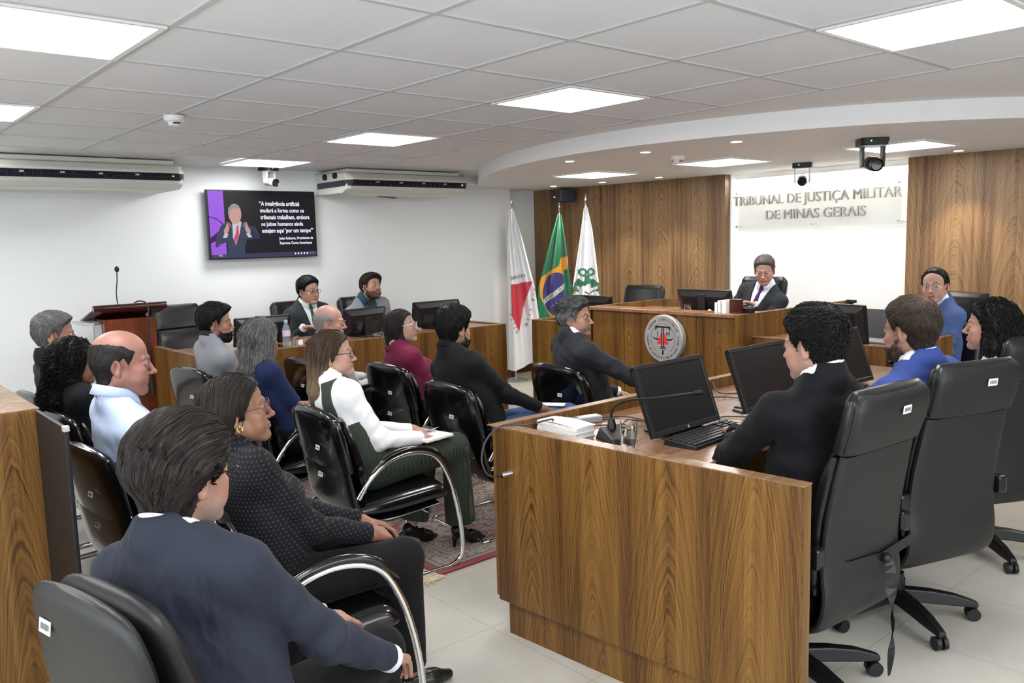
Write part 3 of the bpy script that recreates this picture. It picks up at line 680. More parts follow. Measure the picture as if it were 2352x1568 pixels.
def cable(label, pts, r=.004, m='cable'):
    return tag(MB().tube(smooth_path(pts, 8), r, 8).build('cable', M[m], smooth=True), label, 'cable')
con = thing('cable_connector', 'metal screw connector plugged into the end panel of the right desk', 'connector', (.497,.25,.72))
MB().box((-.006,-.019,-.019),(.0,.019,.019)).build('flange', M['steel'], con, bevel=.002)
MB().tube([(-.006,0,0),(-.05,.012,-.004)], .012, 14).build('plug', M['chrome'], con, smooth=True)
MB().tube([(-.05,.012,-.004),(-.07,.017,-.006)], .007, 12).build('strain_relief', M['black'], con, smooth=True)
cable('dark cable hanging over the desk ledge to the connector on the end panel', [(.425,.268,.713),(.385,.28,.73),(.375,.30,.79),(.42,.32,.86),(.50,.31,.908),(.60,.27,.90),(.70,.22,.915),(.76,.32,.858)])
for k, pts in enumerate([[(.80,.32,.857),(.9,.2,.858),(1.0,.1,.857),(.98,.02,.857),(.93,.03,.862)],[(.85,.3,.857),(1.0,.28,.857),(1.15,.2,.857),(1.1,-.05,.86)],[(.9,.31,.862),(1.05,.22,.857),(.95,.1,.857),(1.08,.12,.865),(1.12,.0,.86)],
    [(1.3,-.2,.857),(1.42,-.12,.857),(1.5,-.2,.857),(1.5,-.24,.862)],[(1.86,.28,.857),(1.75,.2,.862),(1.85,.1,.857),(1.8,-.1,.86)],[(1.95,.3,.9),(1.9,.22,.86),(1.98,.12,.857),(1.85,-.0,.86)]]):
    cable(['dark cable trailing behind the paper towels to the microphone base','dark cable lying along the desk behind the nearest monitor','dark looped cable between the towels and the nearest monitor','thin mouse cable right of the nearest monitor','dark cable curling on the desk behind the middle monitor','thin cable rising to the ledge behind the middle monitor'][k], pts, .0035)
pb = thing('power_strip', 'grey power adapter lying among cables behind the paper towels', 'power adapter', (.93,.28,.85), R(-15))
MB().box((-.10,-.028,0),(.10,.028,.03)).build('body', M['silver'], pb, bevel=.006)
MB().box((-.085,-.015,.0295),(-.02,.015,.032)).build('socket_face', M['dark'], pb)
# books, folder and small things on the judges bench
for k, (y, wd, h, m, lb) in enumerate([(1.405,.02,.075,'paper','thin white book leftmost of the row on the judges bench ledge'),(1.375,.03,.09,'silver','grey backed book in the row on the judges bench ledge'),(1.335,.04,.095,'paper','thick white paged book in the row on the judges bench ledge')]):
    t = thing('book', lb, 'book', (3.56,y-.03,1.1), 0, 'books standing on the judges bench')
    MB().box((-.06,-wd/2,0),(.06,wd/2,h)).build('cover', M[m], t, bevel=.001); MB().box((-.061,-wd/2+.003,.003),(.055,wd/2-.003,h+.001)).build('pages', M['paper'], t)
tag(MB().box((3.52,1.17,1.1),(3.55,1.27,1.205)).build('menu_stand', M['mahogany'], bevel=.002), 'dark red upright folder beside the books on the judges bench', 'folder')
ph2 = thing('telephone', 'small black phone on the judges bench in front of the man', 'phone', (3.60,1.155,1.1), R(0))
MB().box((-.03,-.035,0),(.03,.035,.04)).build('body', M['dark'], ph2, bevel=.006); MB().box((-.02,-.025,.04),(.02,.025,.045)).build('screen', M['darkgloss'], ph2)
tag(MB().ball((3.50,1.43,1.112),(.012,.02,.012),12).build('ornament', M['gold'], smooth=True), 'small gold trinket by the books on the judges bench', 'ornament')
nt = thing('name_plate', 'small clear name plate on the wall desk beside the water bottle', 'name plate', (1.30,3.72,.893)); MB().box((-.03,0,0),(.03,.004,.06)).build('plate', M['glass'], nt); MB().box((-.025,-.001,.01),(.025,0,.05)).build('card', M['paper'], nt)
nt = thing('name_plate', 'small clear name plate at the left end of the wall desk behind the bearded man', 'name plate', (.62,3.72,.893)); MB().box((-.05,0,0),(.05,.004,.06)).build('plate', M['glass'], nt); MB().box((-.045,-.001,.01),(.045,0,.05)).build('card', M['paper'], nt)
for i, (x, y) in enumerate(((2.08,4.0),(2.95,3.75))): tag(MB().box((x,y,.893),(x+.05,y+.03,.915)).build('desk_clip', M['blue'], bevel=.003), ['blue clip at the foot of the middle wall desk monitor','blue clip at the right end of the wall desk'][i], 'clip')
tm = thing('gooseneck_microphone', 'tiny microphone tip rising at the right end of the wall desk', 'microphone', (3.10,4.0,.893))
MB().tube([(0,0,0),(0,0,.2)], .004).build('neck', M['dark'], tm); MB().ball((0,0,.21),.009,10).build('foam_head', M['black'], tm)

# ---------------------------------------------------------------- carpet
def carpet_mat():
    m, nt, b = _new('persian carpet pile')
    tc = N(nt, 'ShaderNodeTexCoord'); sep = N(nt, 'ShaderNodeSeparateXYZ'); L(nt, tc.outputs['Object'], sep.inputs[0])
    ax = math_n(nt, 'ABSOLUTE', sep.outputs[0]); ay = math_n(nt, 'ABSOLUTE', sep.outputs[1])
    d = math_n(nt, 'MINIMUM', math_n(nt, 'SUBTRACT', 1.35, ax), math_n(nt, 'SUBTRACT', 1.05, ay))   # distance to edge
    v1 = N(nt, 'ShaderNodeTexVoronoi'); v1.inputs['Scale'].default_value = 34; L(nt, tc.outputs['Object'], v1.inputs['Vector'])
    v2 = N(nt, 'ShaderNodeTexVoronoi'); v2.inputs['Scale'].default_value = 75; L(nt, tc.outputs['Object'], v2.inputs['Vector'])
    s1 = N(nt, 'ShaderNodeSeparateColor'); L(nt, v1.outputs['Color'], s1.inputs[0]); s2 = N(nt, 'ShaderNodeSeparateColor'); L(nt, v2.outputs['Color'], s2.inputs[0])
    big = noise(nt, tc.outputs['Object'], 3.2, 2)
    t = math_n(nt, 'ADD', math_n(nt, 'MULTIPLY', s1.outputs[0], .5), math_n(nt, 'MULTIPLY', s2.outputs[1], .5))
    t2 = math_n(nt, 'ADD', t, math_n(nt, 'MULTIPLY', math_n(nt, 'SUBTRACT', big, .5), .9))
    field = ramp(nt, t2, [(.0,(0.260,0.229,0.186)),(.34,(0.310,0.279,0.229)),(.42,(0.031,0.028,0.050)),(.50,(0.279,0.236,0.186)),(.58,(0.223,0.019,0.031)),(.72,(0.279,0.248,0.205)),(.80,(0.186,0.012,0.025))], 'CONSTANT')
    bordc = ramp(nt, t, [(.0,(0.248,0.205,0.161)),(.38,(0.074,0.056,0.068)),(.48,(0.285,0.248,0.198)),(.62,(0.186,0.031,0.031)),(.70,(0.260,0.223,0.174))], 'CONSTANT')
    bandk = ramp(nt, math_n(nt, 'MULTIPLY', d, 4), [(0,(0.211,0.006,0.015)),(.18,(0.031,0.031,0.043)),(.21,(0.248,0.211,0.167)),(.30,(0.037,0.031,0.050)),(.33,(0.310,0.310,0.310)),(.72,(0.037,0.031,0.050)),(.75,(0.248,0.211,0.167)),(.84,(0.155,0.019,0.025)),(.87,(0,0,0))], 'CONSTANT')
    mx1 = N(nt, 'ShaderNodeMix', data_type='RGBA'); L(nt, ramp(nt, math_n(nt,'MULTIPLY',d,4), [(0,(0,0,0)),(.33,(1,1,1)),(.72,(0,0,0))],'CONSTANT'), mx1.inputs[0]); L(nt, bandk, mx1.inputs[6]); L(nt, bordc, mx1.inputs[7])
    mx2 = N(nt, 'ShaderNodeMix', data_type='RGBA'); L(nt, math_n(nt,'GREATER_THAN', d, .2175), mx2.inputs[0]); L(nt, mx1.outputs[2], mx2.inputs[6]); L(nt, field, mx2.inputs[7])
    L(nt, mx2.outputs[2], b.inputs['Base Color']); b.inputs['Roughness'].default_value = .95; b.inputs['Sheen Weight'].default_value = .3
    bump(nt, b, noise(nt, tc.outputs['Object'], 300, 2), .4, .003); return m
rg = thing('carpet', 'red bordered persian style carpet under the rows of chairs', 'carpet', (2.0,2.06,0))
MB().box((-1.35,-1.05,0.001),(1.35,1.05,.010)).build('pile', carpet_mat(), rg, bevel=.003)
fg = MB()
for k in range(46):
    y = -1.06+random.uniform(-.02,.10); x = -1.36
    fg.tube(smooth_path([(x+.02,y,.006),(x-.03-random.random()*.03,y+random.uniform(-.03,.03),.008),(x-.07-random.random()*.06,y+random.uniform(-.06,.04),.004)],3), .0022, 5)
fg.build('fringe', mat('cream wool fringe',(.55,.47,.34),.9), rg)['kind'] = 'stuff'
# ---------------------------------------------------------------- chairs
def pad(path, widths, thick, n=20, ex=3.2, steps=5, nrm=1):
    """upholstered slab swept along a side profile (x,z); superellipse cross-section"""
    P = smooth_path([(x,0,z) for x,z in path], steps); m = len(P)
    wi = np.interp(np.linspace(0,1,m), np.linspace(0,1,len(widths)), widths)
    th = np.interp(np.linspace(0,1,m), np.linspace(0,1,len(thick)), thick)
    vs = []
    for i, p in enumerate(P):
        t = (P[min(i+1,m-1)]-P[max(i-1,0)]).normalized(); nv = Vector((-t.z,0,t.x))
        for k in range(n):
            a = 2*PI*k/n; c, s = math.cos(a), math.sin(a)
            y = math.copysign(abs(c)**(2/ex), c)*wi[i]/2; h = math.copysign(abs(s)**(2/2.4), s)*th[i]/2
            vs.append(p+Vector((0,y,0))+nv*h)
    fs = [(i*n+k, i*n+(k+1)%n, (i+1)*n+(k+1)%n, (i+1)*n+k) for i in range(m-1) for k in range(n)]
    fs += [tuple(range(n-1,-1,-1)), tuple((m-1)*n+k for k in range(n))]
    return MB().add(vs, fs)
def sticker(t, x, y, z, w_=.045, h_=.022, tilt=0, nm='asset_sticker'):
    A = Matrix.Translation((x,y,z)) @ Matrix.Rotation(R(tilt),4,'Y')
    o = MB().box((-.0015,-w_/2,-h_/2),(0,w_/2,h_/2)).xf(A).build(nm, M['label'], t)
    b = MB()
    for k in range(9): b.box((-.0022,-w_*.38+k*w_*.085,-h_*.22),(-.0014,-w_*.38+k*w_*.085+w_*(.03+.02*(k%2)),h_*.22))
    b.xf(A).build('barcode', M['print'], o)
def make_visitor():
    t = thing('cantilever_chair', 'x', 'chair')
    pad([(-.345,.885),(-.335,.84),(-.31,.72),(-.285,.60)], [.30,.46,.53,.555,.56,.56], [.03,.065,.075,.075,.07]).build('upper_back', M['leather'], t, smooth=True)
    pad([(-.295,.60),(-.275,.50),(-.25,.40),(-.20,.345),(-.10,.328),(.05,.335),(.20,.350)], [.545,.55,.55,.54,.52,.52], [.05,.06,.06,.05,.04,.03]).build('lower_shell', M['leather'], t, smooth=True)
    pad([(-.315,.84),(-.285,.72),(-.255,.60),(-.235,.48)], [.40,.50,.52,.52,.50], [.05,.08,.09,.09,.06]).xf(Matrix.Translation((.03,0,0))).build('back_cushion', M['leather'], t, smooth=True)
    pad([(-.23,.385),(-.1,.39),(.08,.40),(.20,.405),(.25,.385)], [.48,.51,.52,.52,.52,.50], [.08,.10,.11,.11,.11,.06], ex=6).build('seat', M['leather'], t, smooth=True)
    for s in (-1,1):
        y = s*.287
        MB().tube(smooth_path([(-.26,y*.97,.47),(-.20,y,.555),(-.10,y,.625),(.03,y,.648),(.16,y,.61),(.235,y,.50),(.285,y,.34),(.31,y,.16),(.30,y,.055),(.24,y,.016),(.18,y,.0135),(-.05,y,.0135),(-.28,y*.98,.0135)], 6), .0125, 12, flat=1.0).build('chrome_frame', M['chrome'], t, smooth=True)
        MB().tube(smooth_path([(-.19,y,.585),(-.10,y,.646),(.03,y,.668),(.15,y,.638),(.235,y,.56)], 6), [.010]*4+[.017]*17+[.010]*4, 10).build('arm_pad', M['leather'], t, smooth=True)
        MB().lathe([(0,0),(.009,0),(.009,.012),(0,.012)], seg=12, M4=Matrix.Rotation(R(-90*s),4,'X')).xf(Matrix.Translation((-.245,s*.275,.62))).build('side_bolt', M['chrome'], t)
    MB().tube(smooth_path([(-.28,-.28,.0135),(-.305,-.26,.0135),(-.31,-.2,.0135),(-.31,.2,.0135),(-.305,.26,.0135),(-.28,.28,.0135)],5), .0125, 10).build('rear_bar', M['chrome'], t, smooth=True)
    MB().tube([(.12,-.287,.33),(.12,.287,.33)], .011, 10).build('seat_bar', M['chrome'], t, smooth=True)
    sticker(t, -.357,-.06,.70, tilt=12); sticker(t, -.314,.02,.545,.05,.028, tilt=12)
    return t
VC = make_visitor(); vused = [False]
GV = 'black leather cantilever chairs of the audience'
def visitor(x, y, rz, label, top=True):
    """x, y: where the middle of the top edge of the backrest stands"""
    c, s = math.cos(rz), math.sin(rz); loc = (x+.345*c, y+.345*s, 0)
    if not vused[0]:
        vused[0] = True; VC.location = loc; VC.rotation_euler = (0,0,rz); VC['label'] = label; VC['group'] = GV; return VC
    return dup(VC, loc, rz, label, GV)
V = {}
for k, (x, y, a, lb) in {
  14:(.19,1.38,-4,'glossy black cantilever chair with curved chrome arms holding the woman in the green pinafore'),
  7:(1.06,1.46,-4,'glossy black cantilever chair of the man in the black shirt'),
  8:(1.24,2.38,0,'glossy black cantilever chair of the woman in the burgundy blouse'),
  6:(1.92,1.47,-6,'glossy black cantilever chair of the man in the dark grey suit turning right'),
  13:(.26,3.28,8,'black cantilever chair of the bearded man in the grey polo shirt'),
  17:(-.84,1.36,6,'black cantilever chair of the bald man in the pale blue polo shirt'),
  18:(-.75,2.30,6,'black cantilever chair of the woman with long dark curly hair, left of the bald man'),
  19:(-.72,3.05,6,'black cantilever chair of the grey haired man by the left wall'),
  9:(.98,3.10,0,'small looking black chair back of the elderly bald man, against the wall desk'),
  12:(.21,2.33,0,'black cantilever chair of the woman with long grey wavy hair'),
  15:(-.78,.35,-6,'black cantilever chair with chrome arm of the woman in the dotted black blouse')}.items():
    V[k] = visitor(x, y, R(a), lb)
# foreground chair: thick matt grey shell with a leather cushion
fc = thing('grey_backed_chair', 'matt grey backed padded chair in the bottom left corner, nearest the viewer', 'chair', (-.925,-.415,0.055), R(12))
pad([(-.375,.93),(-.372,.89),(-.35,.74),(-.325,.58),(-.29,.44)], [.22,.38,.47,.50,.51,.50,.46], [.02,.05,.055,.055,.05], ex=2.6).build('back_shell', M['vinyl'], fc, smooth=True)
pad([(-.355,.925),(-.345,.88),(-.305,.74),(-.275,.58),(-.25,.48)], [.20,.37,.46,.49,.50,.49,.42], [.02,.07,.09,.095,.09,.04], ex=2.6).xf(Matrix.Translation((.03,0,.004))).build('back_cushion', M['vinyl'], fc, smooth=True)
pad([(-.22,.40),(-.1,.405),(.08,.415),(.20,.415),(.26,.39)], [.44,.48,.49,.49,.48,.44], [.06,.09,.09,.09,.08,.05]).build('seat', M['vinyl'], fc, smooth=True)
MB().box((-.30,-.03,.30),(-.25,.03,.62)).build('back_bracket', M['dark'], fc, bevel=.01)
MB().lathe([(.025,.06),(.025,.36)], seg=20).build('column', M['dark'], fc, smooth=True)
for k in range(5):
    a = 2*PI*k/5+.3; d = Vector((math.cos(a),math.sin(a),0))
    MB().tube([tuple(d*.02+Vector((0,0,.1))), tuple(d*.16+Vector((0,0,.09))), tuple(d*.27+Vector((0,0,.07)))], [.025,.022,.017], 8).build('base_arm', M['dark'], fc, smooth=True)
    MB().tube([tuple(d*.27+Vector((-d.y*.018,d.x*.018,.027))), tuple(d*.27+Vector((d.y*.018,-d.x*.018,.027)))], .026, 14).build('caster', M['dark'], fc, smooth=True)
sticker(fc, -.393,.13,.835,.05,.03, tilt=8)

def make_exec():
    t = thing('executive_chair', 'x', 'chair')
    # headrest: deep wedge, charcoal rear face
    pad([(-.335,1.165),(-.34,1.12),(-.322,1.03),(-.30,.965)], [.40,.455,.47,.47,.46], [.035,.075,.085,.085,.07], ex=5).build('headrest', M['vinyl2'], t, smooth=True)
    pad([(-.352,1.155),(-.362,1.11),(-.348,1.04),(-.327,.968)], [.40,.45,.455,.455,.45], [.02,.05,.05,.05,.045], ex=7).build('headrest_rear', M['vinyl'], t, smooth=True)
    pad([(-.315,.955),(-.295,.86),(-.27,.72),(-.26,.58),(-.27,.46),(-.25,.375),(-.18,.335),(-.05,.33),(.12,.34)], [.44,.455,.47,.475,.48,.49,.49,.48,.46], [.035,.045,.045,.045,.045,.045,.04,.03], ex=7).build('back_shell', M['vinyl'], t, smooth=True)
    pad([(-.285,.95),(-.26,.86),(-.235,.72),(-.225,.58),(-.23,.47)], [.44,.46,.475,.48,.48,.46], [.05,.075,.08,.08,.07,.04], ex=5).build('back_cushion', M['vinyl2'], t, smooth=True)
    pad([(-.22,.42),(-.08,.425),(.10,.43),(.20,.43),(.26,.40)], [.46,.49,.50,.50,.49,.44], [.08,.11,.11,.11,.09,.05]).build('seat', M['vinyl2'], t, smooth=True)
    for s in (-1,1):
        y = s*.27
        a = MB().tube(smooth_path([(-.16,y*.95,.37),(-.17,y,.48),(-.20,y,.60),(-.15,y,.635)],5), [.018]*16, 8).build('arm_upright', M['dark'], t, smooth=True)
        MB().box((-.245,y-.03,.625),(.10,y+.03,.655)).build('armrest', M['dark'], t, bevel=.012)
        MB().box((-.285,y-.026,.585),(-.235,y+.026,.66)).build('arm_bracket', M['darkgloss'], t, bevel=.012)
    MB().box((-.13,-.10,.30),(.13,.10,.345)).build('tilt_mechanism', M['dark'], t, bevel=.01)
    MB().lathe([(.0,.10),(.036,.10),(.036,.20),(.024,.205),(.024,.31),(0,.31)], seg=24).build('gas_column', M['dark'], t, smooth=True)
    MB().lathe([(0,.07),(.05,.07),(.05,.12),(.036,.135),(0,.135)], seg=24).build('hub', M['dark'], t, smooth=True)
    for k in range(5):
        a = 2*PI*k/5+.35; d = Vector((math.cos(a),math.sin(a),0)); q = Vector((-d.y,d.x,0)); v = []
        for r, z0, z1, wq in ((.03,.075,.13,.032),(.14,.07,.125,.028),(.24,.062,.11,.024),(.31,.058,.088,.02),(.335,.058,.078,.018)):
            for sq, zz in ((-1,z0),(1,z0),(.8,z1),(-.8,z1)): v.append(d*r+q*(wq*sq)+Vector((0,0,zz)))
        f = [(i*4+j, i*4+(j+1)%4, (i+1)*4+(j+1)%4, (i+1)*4+j) for i in range(4) for j in range(4)]+[(0,1,2,3),(19,18,17,16)]
        MB().add(v, f).build('base_arm', M['dark'], t, bevel=.006)
        cs = MB()
        for s in (-1,1): cs.tube([tuple(d*.315+q*(s*.006)+Vector((0,0,.0275))), tuple(d*.315+q*(s*.024)+Vector((0,0,.0275)))], .0275, 18)
        cs.tube([tuple(d*.315+Vector((0,0,.028))), tuple(d*.315+Vector((0,0,.062)))], .010, 8).build('caster', M['dark'], t, smooth=True)
    sticker(t, -.3885,-.04,1.085,.05,.028, tilt=-6)
    return t
EC = make_exec(); eused = [False]
def execu(x, y, rz, label, group, dz=0):
    c, s = math.cos(rz), math.sin(rz); loc = (x+.34*c, y+.34*s, dz)
    if not eused[0]:
        eused[0] = True; EC.location = loc; EC.rotation_euler = (0,0,rz); EC['label'] = label; EC['group'] = group; return EC
    return dup(EC, loc, rz, label, group)
GE = 'high backed office chairs at the right desk'
E = {}
E[5] = execu(1.01,-1.05,R(86), 'high backed charcoal office chair with a hanging black strap, nearest of the right row', GE)
E[4] = execu(1.72,-1.06,R(72), 'high backed charcoal office chair behind the man in the royal blue jacket', GE)
E[3] = execu(2.72,-1.0,R(62), 'high backed charcoal office chair at the right edge, farthest of the right row', GE)
GW = 'high backed office chairs behind the wall desk and bench'
execu(.78,4.98,R(-80), 'empty grey office chair between the lectern and the bearded man', GW, .04)
CW = [execu(1.88,5.0,R(-86), 'black office chair of the man with glasses and green tie', GW)]
CW.append(execu(2.58,5.0,R(-86), 'black office chair behind the man in the light grey jacket', GW))
execu(4.95,3.27,R(188), 'empty dark office chair behind the judges bench in front of the wood panelling', GW, .02)
CW.append(execu(5.08,1.96,R(180), 'dark office chair of the man at the judges bench', GW, .12))
CW.append(execu(4.74,.10,R(158), 'dark office chair of the smiling man in the blue suit', GW, .05))
# fabric strap tied round the nearest office chair
sp3 = thing('fabric_strap', 'black fabric strap tied around the nearest high backed chair with a long tail hanging', 'strap', (1.10,-.98,.56), R(86))
MB().add([tuple(v) for x, y, z in [(-.006,-.25,.0),(-.024,-.20,-.005),(-.03,0,-.02),(-.024,.20,-.005),(-.006,.25,0)] for v in ((x,y,z-.02),(x,y,z+.02))], [(0,1,3,2),(2,3,5,4),(4,5,7,6),(6,7,9,8)]).build('band', M['black'], sp3)
v = []
for i in range(17):
    u = i/16; tw = math.sin(u*9)*.9; wq = .020*(1-.75*u**3); z = -.02-.44*u
    dx, dy = math.sin(tw)*wq, math.cos(tw)*wq; v += [(-.045-.015*math.sin(u*3)-dx,-.015-.02*u-dy,z),(-.045-.015*math.sin(u*3)+dx,-.015-.02*u+dy,z)]
MB().add(v, [(2*i,2*i+1,2*i+3,2*i+2) for i in range(16)]).build('tail', M['black'], sp3)
MB().ball((-.04,-.01,-.02), (.018,.022,.018), 10).build('knot', M['black'], sp3, smooth=True)

# ---------------------------------------------------------------- flags
M['cloth'] = vcol_mat('flag satin', .5)
def flag(label, px, py, top, w0, w1, drop, color_fn, seed, yaw, texts=(), fold=6, lean=0.0):
    """cloth hanging from a pole in long folds; s across (-1..1), t down (0..1)"""
    rnd = np.random.RandomState(seed); ph = rnd.uniform(0,6,5)
    t_ = thing('flag', label, 'flag', (px,py,0), R(yaw))      # local x to the viewer's right, -y towards the viewer
    def pos(s, t):
        hw0, hw1 = w0, w1
        left = -(hw0[0]*(1-t)**1.0*0+ np.interp(t,[0,.15,.5,1],[.02,hw0[0],hw0[1],hw0[2]])); right = np.interp(t,[0,.15,.5,1],[.02,hw1[0],hw1[1],hw1[2]])
        x = left+(right-left)*(s+1)/2+lean*t
        y = -.045*np.minimum(t*4,1)*(np.sin(s*fold*.9+ph[0]+t*1.2)+.5*np.sin(s*fold*1.9+ph[1]-t*.8)) - .03*t
        z = top-.02-t*drop - .05*t*np.cos(s*2+ph[2]) - np.abs(s)*.0
        return x, y, z
    ns, ntt = 160, 320
    s, t = np.meshgrid(np.linspace(-1,1,ns), np.linspace(0,1,ntt)); x, y, z = pos(s, t)
    vs = np.stack([x,y,z],-1).reshape(-1,3); ii = np.arange(ns*ntt).reshape(ntt,ns)
    fs = np.stack([ii[:-1,:-1],ii[1:,:-1],ii[1:,1:],ii[:-1,1:]],-1).reshape(-1,4)
    me = bpy.data.meshes.new('cloth'); me.from_pydata(vs.tolist(), [], fs.tolist())
    col = color_fn(x, z, s, t).reshape(-1,3); ca = me.color_attributes.new('Col','FLOAT_COLOR','POINT')
    ca.data.foreach_set('color', np.concatenate([col, np.ones((len(col),1))],1).astype(np.float32).ravel())
    me.materials.append(M['cloth']); me.shade_smooth(); o = bpy.data.objects.new('cloth', me); C.objects.link(o); o.parent = t_
    sm = o.modifiers.new('thick','SOLIDIFY'); sm.thickness = .0015
    for (ch, tx, tz, size, rot, cl) in texts:         # lettering follows the folds
        a = text('lettering', ch, size, cl, o, .0002, Matrix.Rotation(R(rot),4,'Z'))
        for v in a.data.vertices:
            X, Z = tx+v.co.x, tz+v.co.y
            # find s,t for this x,z
            tt = np.clip((top-.02-Z)/drop, 0, 1)
            for _ in range(3):
                l, _, _ = pos(np.float64(-1), tt); r, _, _ = pos(np.float64(1), tt); ss = np.clip(2*(X-l)/(r-l)-1, -1, 1); _, yy, zz = pos(ss, tt); tt = np.clip(tt+(zz-Z)/drop, 0, 1)
            v.co = Vector((X, yy-.003-abs(v.co.z), Z))
    pole = MB().lathe([(.0125,.02),(.0125,top-.02)], seg=14).build('pole', M['steel'], t_, smooth=True)
    MB().lathe([(.012,top-.03),(.016,top+.0),(.010,top+.012),(.018,top+.025),(.008,top+.04),(.014,top+.06),(.009,top+.09),(.0,top+.135)], seg=12).build('spearhead_finial', M['chrome'], t_, smooth=True)
    MB().lathe([(0,0),(.14,0),(.14,.02),(.03,.05),(0,.05)], seg=28).build('base', M['steel'], t_, smooth=True)
    return t_
def inpoly(x, z, P):
    ins = np.zeros(x.shape, bool); n = len(P)
    for i in range(n):
        x1, z1 = P[i]; x2, z2 = P[(i+1)%n]
        c = ((z1 > z) != (z2 > z)) & (x < (x2-x1)*(z-z1)/(z2-z1+1e-12)+x1); ins ^= c
    return ins
WHT = np.array((.80,.81,.83))
def c_minas(x, z, s, t):
    c = np.ones(x.shape+(3,))*WHT; P = [(-.035,1.16),(.225,1.20),(.12,.93),(.05,.60),(-.035,.80)]
    c[inpoly(x,z,P)] = (.62,.03,.06); return c
def c_brazil(x, z, s, t):
    z = z+.10
    c = np.ones(x.shape+(3,))*np.array((.0,.20,.09)); P = [(-.26,1.32),(-.02,1.47),(.0,1.56),(.10,1.58),(.07,1.32),(.05,1.0),(.02,.78),(-.12,.82),(-.25,1.1)]
    c[inpoly(x,z,P)] = (.80,.38,.015); fold = x > .045; c[fold & (z<1.42)] = (.0,.20,.09)
    d = ((x+.05)/.17)**2+((z-1.13)/.26)**2; m = (d < 1) & ~fold; c[m] = (.035,.03,.22)
    bz = 1.12+.75*(x+.1); b = m & (np.abs(z-bz) < .032); c[b] = (.62,.66,.6)
    for sx, sz in ((-.06,1.02),(.0,1.01),(-.03,.97),(-.10,1.0),(-.02,.93),(-.12,.98),(.02,1.07)):
        c[(x-sx)**2+(z-sz)**2 < .006**2] = (.85,.85,.85)
    return c
def c_court(x, z, s, t):
    z = z+.05
    c = np.ones(x.shape+(3,))*WHT; G = np.array((.01,.16,.07))
    r = np.hypot(x+.00, (z-1.08)*.95); a = np.arctan2(z-1.08, x)
    lump = .022*np.sin(a*9+1)+.012*np.sin(a*17)
    c[(np.abs(r-.17-lump*.6) < .035+.01*np.sin(a*13)) & (a > .25) & (a < 2.9)] = G
    for hx in (-.045,.045):
        rr = np.hypot(x-hx, z-1.36); c[np.abs(rr-.035) < .012] = G
    c[(np.abs(x) < .03) & (z > 1.27) & (z < 1.33)] = G
    c[(np.abs(z-1.12-.5*np.abs(x-.02)) < .008) & (x > -.03)] = (.03,.03,.03)
    c[(r < .10) & (np.sin(x*160) > .8) & (z < 1.12)] = (.45,.47,.5)
    c[(r > .13) & (r < .16) & (np.sin(a*12) > .55) & (z < 1.15)] = (.5,.35,.02); return c
import unicodedata
KT = M['print']; KG = mat('green lettering',(.01,.1,.04),.5); KB = mat('pale blue lettering',(.15,.2,.45),.5)
def arcw(s, cx, cz, r, a0, a1, size, m, kz=1.0):
    out = []
    for i, ch in enumerate(s):
        if ch == ' ': continue
        a = R(a0+(a1-a0)*i/max(1,len(s)-1)); out.append((ch, cx+r*math.cos(a), cz+r*kz*math.sin(a), size, math.degrees(a)-90, m))
    return out
def linew(s, x0, z0, x1, z1, size, m):
    n = len(s); rot = math.degrees(math.atan2(z1-z0, x1-x0))
    return [(ch, x0+(x1-x0)*i/(n-1), z0+(z1-z0)*i/(n-1), size, rot, m) for i, ch in enumerate(s) if ch != ' ']
vy = -41    # flags face the camera side
flag('white flag with red triangle and latin lettering, leftmost of the three flags', 4.79,5.14,2.06,(.07,.07,.08),(.10,.25,.36),1.86,c_minas,3,vy,
     linew('BERTAS',-.02,1.235,.13,1.265,.055,KT)+linew('QUÆ SERA',.255,1.10,.14,.68,.052,KT)+linew('TAMEN',-.05,.80,.02,.60,.052,KT))
flag('green yellow and blue brazilian flag, middle of the three flags', 5.27,4.83,2.00,(.10,.27,.30),(.06,.12,.16),1.7,c_brazil,9,vy,
     linew('ORDEM E PR',-.185,.955,-.005,1.09,.036,KG))
flag('white flag with green wreath emblem, rightmost of the three flags', 4.98,4.12,2.04,(.06,.16,.20),(.07,.13,.16),1.7,c_court,5,vy,
     arcw('TRIBUNAL',-.01,1.01,.225,160,110,.03,KB))
